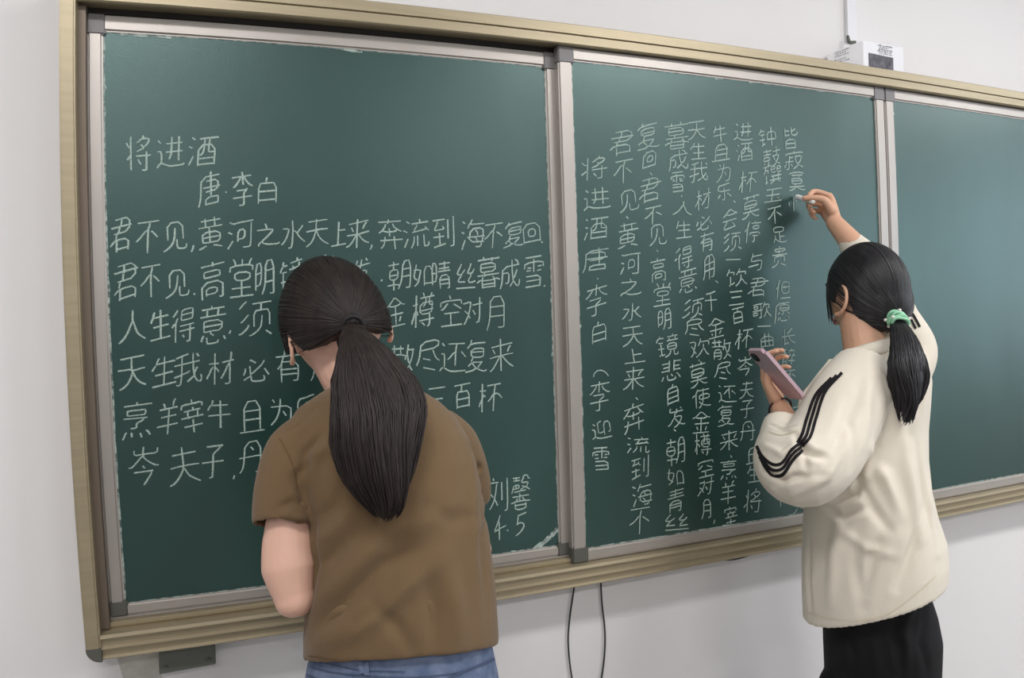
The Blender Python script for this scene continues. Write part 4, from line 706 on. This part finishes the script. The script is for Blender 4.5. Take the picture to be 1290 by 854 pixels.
def hand(bm, w, f, n, curls, s=None, sc=1.0, thumb=((.5, .75, .3), (.8, .25, .5), (.85, -.1, .6)), spread=.06):
    """w wrist, f towards the knuckles, n the way the palm faces, s the thumb side"""
    f = f.normalized(); n = (n-f*n.dot(f)).normalized(); s = (s-f*s.dot(f)-n*s.dot(n)).normalized()
    rings = []
    for t, hw, ht in ((-.1, .022, .017), (.15, .026, .017), (.45, .034, .016), (.75, .039, .0145), (1, .039, .012), (1.08, .034, .008)):
        rings.append(ell(w+f*(.085*t*sc)-n*(.002*sc), s*(hw*sc), n*(ht*sc), 18, 2.4))
    loft(bm, rings)
    for i in range(4):
        b = w+(f*(.082, .088, .084, .074)[i]+s*(.029, .0097, -.0095, -.028)[i])*sc; k = (1, 1.08, 1.0, .8)[i]*sc
        dirv = (f+s*spread*(1.5-i)).normalized(); a = 0; pts = [b-dirv*.012*sc, b]
        for j, L in enumerate((.041, .025, .020)):
            a += math.radians(curls[i][j]); d = dirv*math.cos(a)+n*math.sin(a); b = b+d*L*k; pts.append(b)
        r = (.0092, .0094, .0089, .0078)[i]*sc; limb(bm, pts, [r*1.05, r*1.02, r*.95, r*.86, r*.72], 10, 4)
    b = w+(f*.022+s*.022+n*.006)*sc; pts = [b]
    for (a, c, e), L in zip(thumb, (.040, .031, .025)):
        d = (f*a+s*c+n*e).normalized(); b = b+d*L*sc; pts.append(b)
    limb(bm, pts, [.0150*sc, .0115*sc, .0100*sc, .0080*sc], 12, 4)
def shoe(parent, c, fwd, m=None):
    fwd = fwd.normalized(); s = fwd.cross(Vector((0, 0, 1)))
    bm = bmesh.new(); sole = bmesh.new()
    prof = [(-.095, .026, .045), (-.08, .034, .075), (-.04, .036, .085), (.0, .038, .075), (.05, .044, .055), (.1, .045, .042), (.135, .036, .034), (.15, .018, .026)]
    loft(bm, [[v for v in ell(c+fwd*x+Vector((0, 0, .018+h/2)), s*w, Vector((0, 0, h/2)), 18, 2.6)] for x, w, h in prof]); obj('shoe', bm, M_SHOE, parent, True)
    loft(sole, [[Vector((p.x, p.y, 0)) for p in []] or ell(c+fwd*x+Vector((0, 0, .012)), s*(w+.004), Vector((0, 0, .0118)), 18, 5) for x, w, h in prof]); obj('shoe_sole', sole, M_SOLE, parent, True)
def face_parts(fr, parent, hair_mat, gaze=0):
    for s in (-1, 1):
        bm = bmesh.new(); c = fr(s*.029, .0745, .003); bmesh.ops.create_icosphere(bm, subdivisions=3, radius=.0118, matrix=Matrix.Translation(c)); e = obj('eye', bm, M_EYE, parent, True)
        bm = bmesh.new(); bmesh.ops.create_icosphere(bm, subdivisions=2, radius=.0058, matrix=Matrix.Translation(fr(s*.029, .0815, .001))); obj('iris', bm, M_IRIS, e, True)
        bm = bmesh.new(); limb(bm, [fr(s*.014, .0935, .022), fr(s*.029, .0905, .027), fr(s*.046, .076, .023)], [.0018, .0026, .0012], 6, 4, flat=1.4); obj('eyebrow', bm, hair_mat, parent, True)
    bm = bmesh.new(); limb(bm, [fr(-.021, .079, -.0625), fr(-.008, .0935, -.0595), fr(.008, .0935, -.0595), fr(.021, .079, -.0625)], [.002, .0045, .0045, .002], 8, 4)
    limb(bm, [fr(-.018, .080, -.066), fr(0, .0925, -.0685), fr(.018, .080, -.066)], [.002, .005, .002], 8, 4); obj('lips', bm, M_LIP, parent, True)

# ================================================================ woman in the brown T-shirt
rn = random.Random(11)
NAPE[:] = [-.40, -.42, -.36, .10]
LH = Frame(at(423, 412, -.185), Vector((-.10, 1, -.42)), Vector((-.26, .42, 1)))
body = bmesh.new()
head_mesh(body, LH)
limb(body, [at(478, 520, -.25), at(450, 480, -.225), at(428, 440, -.20)], [.060, .056, .056], 20, 4)
for xl, xr, py, y, th in (): pass
loft(body, [vring(*a) for a in ((405, 612, 800, -.33, .095), (408, 603, 720, -.33, .095), (400, 600, 640, -.32, .10), (400, 580, 590, -.30, .09), (405, 550, 545, -.28, .07), (425, 520, 515, -.26, .05))])
LS = at(385, 560, -.29); LE = at(371, 752, -.345); LW = at(432, 716, -.17)
limb(body, [LS, at(366, 630, -.315), at(363, 680, -.325), at(364, 715, -.335), LE], [.028, .030, .0385, .041, .030], 20, 6)
limb(body, [LE, LE.lerp(LW, .35), LW], [.031, .036, .024], 18, 5)
hf = (LW-LE).normalized()
hand(body, LW, hf+Vector((0, .2, .25)), Vector((.5, .3, .3)), [(35, 40, 25), (38, 42, 25), (42, 45, 28), (48, 45, 28)], Vector((-.3, 0, 1)))
RS = at(560, 552, -.26); RE = at(596, 692, -.21); RW = at(505, 628, -.14)
limb(body, [RS, RS.lerp(RE, .5), RE], [.034, .035, .033], 18, 5)
limb(body, [RE, RE.lerp(RW, .35), RW], [.035, .034, .023], 18, 5)
hand(body, RW, Vector((-.75, .25, .25)), Vector((-.35, .6, -.5)), [(45, 35, 20), (50, 45, 20), (60, 55, 30), (65, 60, 30)], Vector((.1, .2, 1)), thumb=((.75, .4, .5), (.9, -.1, .45), (.9, -.3, .3)))
for px, sx in ((448, -1), (566, 1)):
    h = at(px, 880, -.33); h = Vector((h.x, -.33, .86)); limb(body, [h, Vector((h.x, -.31, .48)), Vector((h.x, -.34, .09))], [.075, .05, .036], 18, 6)
    limb(body, [Vector((h.x, -.35, .05)), Vector((h.x, -.22, .035))], [.035, .026], 12, 3)
me = voxel(body, .0033, 3)
p1 = obj('person', me, M_SKIN, None, True)
tag(p1, 'woman in a brown T-shirt with a long dark ponytail, bent towards the left board', 'person')
face_parts(LH, p1, M_HAIR)
# jeans
bm = bmesh.new()
loft(bm, [vring(*a) for a in ((398, 614, 792, -.33, .108, .2), (390, 622, 822, -.33, .118, .15), (383, 630, 860, -.332, .125, .1), (382, 634, 905, -.33, .122), (386, 632, 950, -.33, .11))])
for px in (442, 572):
    h = at(px, 930, -.33); limb(bm, [h, Vector((h.x, -.32, .48)), Vector((h.x, -.33, .12))], [.088, .068, .06], 22, 6, flat_dir=Vector((1, 0, 0)))
me = voxel(bm, .005, 5); jeans = obj('jeans', me, M_JEAN, p1, True); jb = bvh_of(me)
for pts, w in (([(384, 838), (430, 848), (510, 853), (580, 846), (630, 828)], .8), ([(398, 832), (450, 843), (510, 846)], .6)):
    obj('waistband_seam', ribbon(jb, pts, w, .002), M_JEANS, jeans)
for pts in ([(455, 834), (457, 848)], [(462, 834), (463, 850)]): obj('belt_loop', ribbon(jb, pts, 3, .0035), M_JEAN, jeans)
for pts in ([(560, 856), (592, 842), (622, 830)], [(388, 850), (420, 862), (450, 868)]): obj('pocket_seam', ribbon(jb, pts, 1.3, .002), M_JEANS, jeans)
for px in (446, 568): c = at(px, 880, -.33); shoe(p1, Vector((c.x, -.29, 0)), Vector((0.05 if px > 500 else -.08, 1, 0)))
# T-shirt
bm = bmesh.new()
T = ((385, 630, 820, -.335, .128, .30, -2), (385, 629, 795, -.335, .127, .3, -1), (387, 626, 750, -.335, .12, .28, 0), (388, 620, 700, -.33, .117, .25, 1), (388, 614, 660, -.325, .116, .22), (384, 608, 622, -.318, .115, .2),
     (376, 602, 590, -.308, .112, .2), (368, 593, 560, -.295, .105, .2), (362, 578, 534, -.28, .092, .2), (376, 556, 512, -.265, .076, .25), (402, 530, 496, -.25, .060, .3), (420, 505, 486, -.24, .048, .3))
inner = [vring(xl+7, xr-7, py, y, th-.009, *r) for (xl, xr, py, y, th, *r) in T[:3]]
loft(bm, inner[::-1]+[vring(*t) for t in T])
def sleeve(bm, pts, rad, inset=.04, wall=.009, flat=1.0, fd=None):
    """sleeve whose open end is hollow"""
    pts = [Vector(p) for p in pts]; C = catmull(pts, 6); n = len(C); RR = [np.interp(i/(n-1)*(len(rad)-1), range(len(rad)), rad) for i in range(n)]
    rings = []; prev = None
    for i, c in enumerate(C):
        d = (C[min(i+1, n-1)]-C[max(i-1, 0)]).normalized(); h = (fd or Vector((0, 0, 1))) if prev is None else prev
        if prev is None and abs(h.dot(d)) > .9: h = Vector((1, 0, 0))
        a = (h-d*h.dot(d)).normalized(); prev = a; b = d.cross(a); rings.append((c, a, b, RR[i]))
    L = [ell(c, a*r*flat, b*r, 26) for c, a, b, r in rings]
    back = []
    acc = 0
    for i in range(n-1, 0, -1):
        c, a, b, r = rings[i]; back.append(ell(c, a*(r-wall)*flat, b*(r-wall), 26)); acc += (C[i]-C[i-1]).length
        if acc > inset: break
    loft(bm, L+back)
sleeve(bm, [at(404, 548, -.275), at(377, 573, -.288), at(362, 618, -.305), at(357, 662, -.325)], [.048, .055, .051, .0475], wall=.006)
sleeve(bm, [at(545, 540, -.262), at(570, 562, -.258), at(587, 600, -.24), at(592, 630, -.225)], [.045, .048, .043, .040], wall=.006)
me = voxel(bm, .0045, 7)
folds(me, [
    ([(372, 598), (383, 628), (388, 662)], -.0062, .010), ([(400, 572), (384, 590), (373, 604)], -.005, .010), ([(420, 560), (400, 572), (384, 592)], .006, .014),
    ([(404, 548), (388, 566), (382, 584)], -.005, .008), ([(350, 640), (368, 632), (384, 640)], -.004, .008), ([(338, 655), (362, 648), (384, 656)], .004, .008),
    ([(395, 795), (430, 765), (480, 715), (520, 690)], -.006, .016), ([(398, 812), (450, 790), (510, 740), (560, 700)], .007, .020), ([(396, 765), (420, 740), (470, 690), (500, 660)], .005, .018),
    ([(394, 720), (420, 700), (455, 665)], -.005, .014), ([(392, 690), (420, 668), (450, 640)], .004, .014), ([(612, 600), (606, 680), (614, 770)], -.004, .016), ([(590, 560), (596, 640), (600, 720)], .005, .02),
    ([(560, 700), (575, 760), (580, 815)], .005, .02), ([(535, 720), (545, 770), (545, 820)], -.004, .016), ([(470, 760), (500, 790), (520, 822)], -.003, .014), ([(540, 640), (570, 655), (600, 650)], -.003, .016),
    ([(394, 650), (396, 700), (392, 760)], -.006, .012), ([(440, 600), (420, 640), (400, 655)], -.004, .014), ([(480, 670), (530, 660), (580, 630)], .003, .02),
    ([(352, 548), (378, 535), (400, 512)], -.0022, .006), ([(592, 560), (604, 590), (608, 628)], -.006, .008), ([(500, 735), (470, 770), (430, 800)], -.004, .012)], 1.15, .85)
tee = obj('t_shirt', me, M_TEE, p1, True); tb = bvh_of(me)
for pts in ([(390, 826), (440, 833), (510, 835), (570, 828), (612, 817)],): obj('hem_seam', ribbon(tb, pts, .7, .0012, dens=10), M_TEE2, tee)
obj('sleeve_seam', ribbon(tb, [(326, 655), (350, 661), (384, 655)], .6, .0012), M_TEE2, tee)
obj('shoulder_seam', ribbon(tb, [(352, 552), (360, 566), (370, 590), (374, 615)], .7, .0012), M_TEE2, tee)
# hair
vol = (1.08, 1.06, 1.04)
hair = obj('hair', hair_cap(LH, .012, vol), M_HAIR, p1, True)
tiep = at(444, 408, -.305); q = tiep-LH.o; td = Vector((q.dot(LH.r)/.085, q.dot(LH.f)/.105, q.dot(LH.u)/.125)).normalized()
obj('combed_strands', head_strands(LH, td, .0122, vol, 1100, rn, .00075), M_HAIR, hair, True)['kind'] = 'stuff'
core, st = ponytail([(443, 406, -.285, 9, .012), (446, 416, -.33, 14, .02), (456, 440, -.37, 30, .030), (469, 478, -.395, 55, .040), (475, 515, -.42, 61, .042), (474, 555, -.437, 57, .040), (478, 600, -.452, 44, .032), (486, 636, -.463, 24, .02), (488, 657, -.466, 5, .007)], 2200, rn, r0=.00095, seed_wave=.009)
pt = obj('ponytail', core, M_HAIR, p1, True); obj('loose_strands', st, M_HAIR, pt, True)['kind'] = 'stuff'
bm = bmesh.new()
c0, c1 = at(443, 405, -.283), at(445, 412, -.315); ax = (c1-c0).normalized(); a = ax.orthogonal().normalized(); b = ax.cross(a)
for k in (-.3, .35): limb(bm, [c0.lerp(c1, .5+k)+(a*math.cos(t)+b*math.sin(t))*.0165 for t in np.linspace(0, 6.28, 13)], [.0042]*13, 8, 2)
obj('hair_tie', bm, M_BAND, p1, True)
bm = bmesh.new()                               # thin temples of her glasses
for s in (1,): limb(bm, [LH(s*.079, .01, .008), LH(s*.080, .045, .006), LH(s*.075, .085, .004)], [.0012, .0012, .0012], 6, 4)
limb(bm, [LH(-.079, .01, .008), LH(-.080, .045, .006), LH(-.075, .085, .004)], [.0012]*3, 6, 4)
for s in (-1, 1): limb(bm, [LH(s*.032+.024*math.cos(t), .094-.02*abs(s*.032+.024*math.cos(t))/.05, .001+.019*math.sin(t)) for t in np.linspace(0, 6.28, 17)], [.0012]*17, 6, 2)
limb(bm, [LH(-.01, .099, .004), LH(.01, .099, .004)], [.0012, .0012], 6, 2)
obj('glasses', bm, M_DARKLENS, p1, True)
bm = bmesh.new(); limb(bm, [RW+Vector((-.115, .070, .0)), RW+Vector((-.13, .122, .01))], [.0048, .0045], 12, 2)
tag(obj('chalk_stick', bm, M_CHSTICK, smooth=True), 'white chalk stick held by the woman in the brown T-shirt, behind her body', 'chalk')

# ================================================================ woman in the cream jacket
rn = random.Random(12)
NAPE[:] = [-.80, -.78, -.70, .10]; HFILL[0] = .45
RHd = Frame(at(1092, 370, -.215), Vector((-.05, 1, .02)), Vector((-.03, 0, 1)))
body = bmesh.new(); head_mesh(body, RHd)
limb(body, [at(1098, 470, -.258), at(1088, 432, -.235), at(1080, 395, -.222)], [.056, .046, .040], 20, 4)
loft(body, [vring(*a) for a in ((1055, 1155, 745, -.26, .09), (1045, 1155, 680, -.26, .11), (1045, 1155, 600, -.26, .10), (1050, 1160, 530, -.26, .10), (1055, 1155, 480, -.26, .09), (1075, 1130, 450, -.26, .06))])
S1 = at(1078, 482, -.285); E1 = at(1016, 590, -.325); W1 = at(983, 514, -.20)
limb(body, [S1, S1.lerp(E1, .5), E1], [.046, .040, .036], 18, 5); limb(body, [E1, E1.lerp(W1, .35), W1], [.038, .036, .0215], 18, 5)
hand(body, W1, at(969, 476, -.165)-W1, at(1000, 470, -.23)-at(975, 480, -.19), [(20, 40, 40), (22, 44, 42), (26, 46, 44), (30, 48, 44)], at(955, 486, -.25)-at(972, 484, -.18), sc=.88, thumb=((.75, .55, .1), (.85, .25, .35), (.8, .0, .6)), spread=.03)
S2 = at(1140, 452, -.25); E2 = at(1112, 352, -.25); W2 = at(1051, 280, -.098)
limb(body, [S2, S2.lerp(E2, .5), E2], [.045, .038, .034], 18, 5); limb(body, [E2, E2.lerp(W2, .35), W2], [.035, .033, .0205], 18, 6)
K2 = at(1037, 250, -.045)
hand(body, W2, K2-W2, at(1012, 268, -.06)-at(1040, 256, -.06), [(62, 62, 25), (72, 72, 40), (78, 82, 45), (80, 85, 45)], at(1026, 250, -.13)-at(1036, 252, -.05), sc=.86, thumb=((.62, .35, .45), (.45, -.1, .95), (.25, -.25, .95)), spread=.0)
hipc = at(1108, 770, -.26)
for s, px in ((-1, 1082), (1, 1142)):
    x = at(px, 880, -.26).x; limb(body, [at((px+1110)/2, 790, -.26), Vector((x, -.26, .48)), Vector((x, -.28, .09))], [.058, .046, .036], 18, 6); limb(body, [Vector((x, -.29, .05)), Vector((x, -.16, .035))], [.035, .026], 12, 3)
me = voxel(body, .003, 2)
p2 = obj('person', me, M_SKIN2, None, True)
tag(p2, 'woman in a cream jacket with black sleeve stripes, one arm raised to write', 'person')
face_parts(RHd, p2, M_HAIR2)
# trousers
bm = bmesh.new()
loft(bm, [vring(*a) for a in ((1042, 1168, 735, -.26, .105), (1036, 1180, 770, -.26, .12), (1034, 1186, 800, -.262, .125), (1036, 1184, 850, -.262, .12), (1040, 1182, 890, -.26, .11))])
for px in (1078, 1146):
    h = at(px, 880, -.26); limb(bm, [h, Vector((h.x, -.25, .45)), Vector((h.x, -.27, .05))], [.085, .078, .08], 22, 6, flat_dir=Vector((1, 0, 0)))
me = voxel(bm, .005, 5)
folds(me, [([(1136, 850), (1134, 815), (1125, 792)], -.008, .010), ([(1150, 760), (1140, 790), (1138, 850)], .006, .012), ([(1060, 790), (1075, 820), (1078, 852)], -.005, .012), ([(1165, 770), (1160, 810), (1168, 850)], -.005, .010), ([(1100, 800), (1105, 850)], .004, .012)])
obj('trousers', me, M_PANT, p2, True)
for s, px in ((-1, 1078), (1, 1146)): shoe(p2, Vector((at(px, 880, -.26).x, -.235, 0)), Vector((s*.1, 1, 0)))
# jacket
bm = bmesh.new()
J = ((1007, 1192, 752, -.262, .150, -.04, 34), (1006, 1193, 725, -.262, .150, .0, 28), (1006, 1190, 690, -.262, .146, .0, 16), (1008, 1180, 655, -.262, .142, 0, 8), (1012, 1172, 615, -.262, .134), (1018, 1168, 575, -.262, .128), (1026, 1168, 540, -.262, .124),
     (1032, 1171, 510, -.262, .12, 0, 2), (1038, 1173, 484, -.262, .113, 0, 5), (1045, 1169, 464, -.262, .098, 0, 8), (1054, 1156, 449, -.262, .082, 0, 10), (1064, 1140, 438, -.26, .066, 0, 10), (1070, 1130, 431, -.256, .054, 0, 8))
inner = [vring(xl+6, xr-6, py, y, th-.011, *r) for (xl, xr, py, y, th, *r) in J[:3]]
loft(bm, inner[::-1]+[vring(*t) for t in J])
sleeve(bm, [at(1090, 468, -.275), at(1068, 505, -.30), at(1040, 560, -.325), at(1010, 588, -.325), at(990, 576, -.285), at(984, 549, -.245), at(983, 528, -.222)], [.07, .082, .084, .084, .070, .046, .034], .03, .008)
sleeve(bm, [at(1130, 470, -.255), at(1141, 440, -.25), at(1124, 402, -.25), at(1106, 356, -.235), at(1088, 326, -.19), at(1070, 304, -.145)], [.07, .066, .056, .050, .040, .029], .03, .007)
me = voxel(bm, .0045, 8)
folds(me, [
    ([(1085, 605), (1078, 622), (1050, 632)], -.010, .012), ([(1075, 618), (1090, 600), (1100, 570)], .008, .016), ([(1098, 565), (1115, 600), (1135, 650)], .008, .020), ([(1080, 600), (1100, 640), (1120, 668)], -.006, .016),
    ([(1120, 668), (1100, 700), (1090, 745)], -.005, .016), ([(1060, 650), (1050, 700), (1045, 760)], .006, .02), ([(1080, 660), (1078, 710), (1085, 765)], -.004, .018), ([(1140, 560), (1150, 620), (1160, 680)], .006, .02),
    ([(1160, 640), (1150, 690), (1130, 740)], -.006, .016), ([(1155, 560), (1166, 630), (1180, 690)], -.004, .012), ([(1010, 560), (1022, 572), (1040, 576)], -.010, .011), ([(1000, 545), (1012, 566), (1016, 590)], -.008, .010),
    ([(962, 560), (985, 572), (1005, 560)], .004, .010), ([(960, 590), (985, 605), (1010, 600)], -.005, .010), ([(1060, 560), (1040, 600), (1000, 622)], .005, .016), ([(1070, 500), (1060, 545), (1045, 585)], -.005, .016),
    ([(1095, 460), (1092, 510), (1088, 560)], .004, .02), ([(1040, 640), (1060, 650), (1090, 640)], -.007, .012), ([(970, 535), (985, 541), (1002, 536)], -.004, .005), ([(1020, 680), (1018, 730), (1022, 770)], -.004, .014),
    ([(1110, 470), (1130, 520), (1140, 560)], .004, .018), ([(1150, 440), (1160, 470), (1158, 520)], -.004, .012), ([(975, 612), (1000, 600), (1040, 598)], -.004, .010), ([(1052, 660), (1090, 690), (1130, 700)], .003, .016), ([(1170, 600), (1172, 650), (1182, 700)], .004, .012), ([(1085, 480), (1070, 530), (1072, 590)], -.004, .014)], 1.35, .72)
jack = obj('jacket', me, M_JACK, p2, True); jb = bvh_of(me)
# stripes: three down the upper sleeve, three around the elbow
for k, o_ in enumerate((0, 6.5, 13)):
    obj('stripe', ribbon(jb, [(1061-o_*1.0, 470+o_*.5), (1040-o_*.9, 494+o_*.3), (1029-o_*.9, 525+o_*.1), (1021-o_*.85, 550), (1011-o_*.55, 562-o_*.3)], 1.9, .002, dens=8), M_STRIPE, jack)
    obj('stripe', ribbon(jb, [(954+o_*.3, 562+o_*1.0), (961+o_*.3, 575+o_*1.0), (974, 585+o_*1.05), (986+o_*.1, 583+o_*1.05), (996+o_*.2, 568+o_*.95), (1008+o_*.2, 558+o_*.7)], 1.9, .002, dens=8), M_STRIPE, jack)
for pts in ([(1139, 392), (1146, 401), (1153, 414)], [(1144, 389), (1151, 399), (1158, 412)]): obj('stripe', ribbon(jb, pts, 1.5, .002), M_STRIPE, jack)
obj('hem_seam', ribbon(jb, [(1010, 768), (1040, 778), (1080, 782), (1120, 772), (1158, 744), (1178, 726)], .7, .0012, dens=8), M_JACK2, jack)
obj('cuff_seam', ribbon(jb, [(968, 543), (984, 548), (1003, 543)], .7, .0012), M_JACK2, jack)
# collar: a flat rim that lies round the neck
bm = bmesh.new(); rings = []
cc = at(1098, 432, -.256)
for t in np.linspace(-2.5, 2.5, 30):
    dd = Vector((math.sin(t), -math.cos(t), 0)); c = cc+Vector((dd.x*.070, dd.y*.062, -.012+.016*math.cos(t)+.010*dd.x))
    rings.append([c-dd*.006+Vector((0, 0, -.014)), c+dd*.014+Vector((0, 0, -.020)), c+dd*.017+Vector((0, 0, -.012)), c+dd*.007+Vector((0, 0, .006)), c-dd*.001+Vector((0, 0, .011)), c-dd*.007+Vector((0, 0, .002))])
loft(bm, rings); obj('collar', bm, M_JACK, jack, True)
# open front edge of the jacket, turned out at chest height
bm = bmesh.new(); pA = [at(1052, 452, -.20), at(1030, 480, -.20), at(1013, 508, -.20), at(1018, 560, -.19), at(1016, 640, -.19)]
rings = []
for i, c in enumerate(catmull(pA, 5)): rings.append(ell(c, Vector((.014, -.004, 0)), Vector((.002, .006, 0)), 10))
loft(bm, rings); obj('front_edge', bm, M_JACK, jack, True)
# hair
vol = (.99, .96, .99)
hair = obj('hair', hair_cap(RHd, .009, vol), M_HAIR2, p2, True)
tiep = at(1131, 404, -.305); q = tiep-RHd.o; td = Vector((q.dot(RHd.r)/.085, q.dot(RHd.f)/.105, q.dot(RHd.u)/.125)).normalized()
obj('combed_strands', head_strands(RHd, td, .0092, vol, 900, rn, .00075), M_HAIR2, hair, True)['kind'] = 'stuff'
bm = bmesh.new()                               # loose locks in front of the ear
for i in range(22):
    o_ = rn.uniform(0, 1); y0 = .040+.014*o_
    pts = [RHd(-.062-.006*o_, y0-.004, .045), RHd(-.070, y0, .015), RHd(-.069+.002*o_, y0+.003, -.02), RHd(-.064+.004*rn.random(), y0+.004, -.045-.025*rn.random())]
    tuft(bm, catmull(pts, 4), .0009, 4, .2)
obj('side_locks', bm, M_HAIR2, hair, True)
core, st = ponytail([(1127, 399, -.30, 7, .012), (1132, 410, -.335, 10, .016), (1138, 430, -.37, 18, .026), (1141, 455, -.395, 25, .030), (1143, 478, -.40, 25, .030), (1145, 500, -.402, 17, .022), (1143, 518, -.402, 9, .014), (1141, 536, -.402, 3, .005)], 1200, rn, r0=.0010, seed_wave=.010)
pt = obj('ponytail', core, M_HAIR2, p2, True); obj('loose_strands', st, M_HAIR2, pt, True)['kind'] = 'stuff'
c0, c1 = at(1128, 400, -.312), at(1134, 409, -.335); ax = (c1-c0).normalized(); a = ax.orthogonal().normalized(); b = ax.cross(a)
bm = bmesh.new()
for k in range(4): limb(bm, [c0.lerp(c1, .0+k*.3)+(a*math.cos(t)+b*math.sin(t))*(.0165+.002*math.sin(k*2+t*3)) for t in np.linspace(0, 6.28, 15)], [.0038]*15, 8, 2)
tie = obj('hair_tie', bm, M_MINT, p2, True)
for k in range(7):
    t = k*.9+.3; c = c0.lerp(c1, .2+.6*((k*3) % 2))+(a*math.cos(t)+b*math.sin(t))*.0225; bm = bmesh.new(); bmesh.ops.create_icosphere(bm, subdivisions=2, radius=.0038, matrix=Matrix.Translation(c)); obj('bead', bm, M_PEARL, tie, True)
# bracelet
bm = bmesh.new(); ax = (W1-E1).normalized(); a = ax.orthogonal().normalized(); b = ax.cross(a); wc = W1+ax*.002
limb(bm, [wc+(a*math.cos(t)+b*math.sin(t))*.0255+ax*.004*math.cos(t) for t in np.linspace(0, 6.28, 17)], [.0022]*17, 8, 2)
tag(obj('bracelet', bm, M_CORD, smooth=True), 'dark cord bracelet on the wrist of the hand that holds the phone', 'bracelet')
# phone
A_ = at(951.5, 440, -.225); B_ = at(1004, 501, -.245); L = (B_-A_); ln = L.length; L.normalize()
view = ((A_+B_)/2-CAM).normalized(); side = L.cross(view).normalized()      # across, as seen
wd = (side*.36-view*.93); wd = (wd-L*wd.dot(L)).normalized()
if wd.dot(CR) < 0: wd = -wd
nn = L.cross(wd).normalized(); cen = (A_+B_)/2
ph = thing('smartphone', 'pink smartphone held up in the left hand of the woman in the cream jacket', 'phone', tuple(cen))
MX = Matrix((L, wd, nn)).transposed().to_4x4(); MX.translation = cen
def slab(l, w, h, off, bev):
    bm = bmesh.new(); box(bm, -l/2, l/2, -w/2, w/2, off-h/2, off+h/2)
    bmesh.ops.bevel(bm, geom=[e for e in bm.edges if abs(e.verts[0].co.z-e.verts[1].co.z) > h*.5], offset=bev, segments=4, affect='EDGES'); bm.transform(MX); return bm
sg = 1 if nn.dot(view) > 0 else -1
obj('case', slab(ln, .072, .008, 0, .009), M_PHONE, ph); obj('screen', slab(ln-.006, .066, .0012, sg*.0043, .007), M_SCREEN, ph)
bm = slab(.022, .022, .003, -sg*.0045, .004); bm.transform(Matrix.Translation(-L*(ln/2-.02)-wd*.018)); obj('camera_bump', bm, M_SCREEN, ph)
# chalk in the raised hand
bm = bmesh.new(); limb(bm, [at(1004.5, 248, -.006), at(1024, 254, -.072)], [.0062, .0066], 16, 3)
tag(obj('chalk_stick', bm, M_CHSTICK, smooth=True), 'white chalk stick held in the raised hand against the middle board', 'chalk')
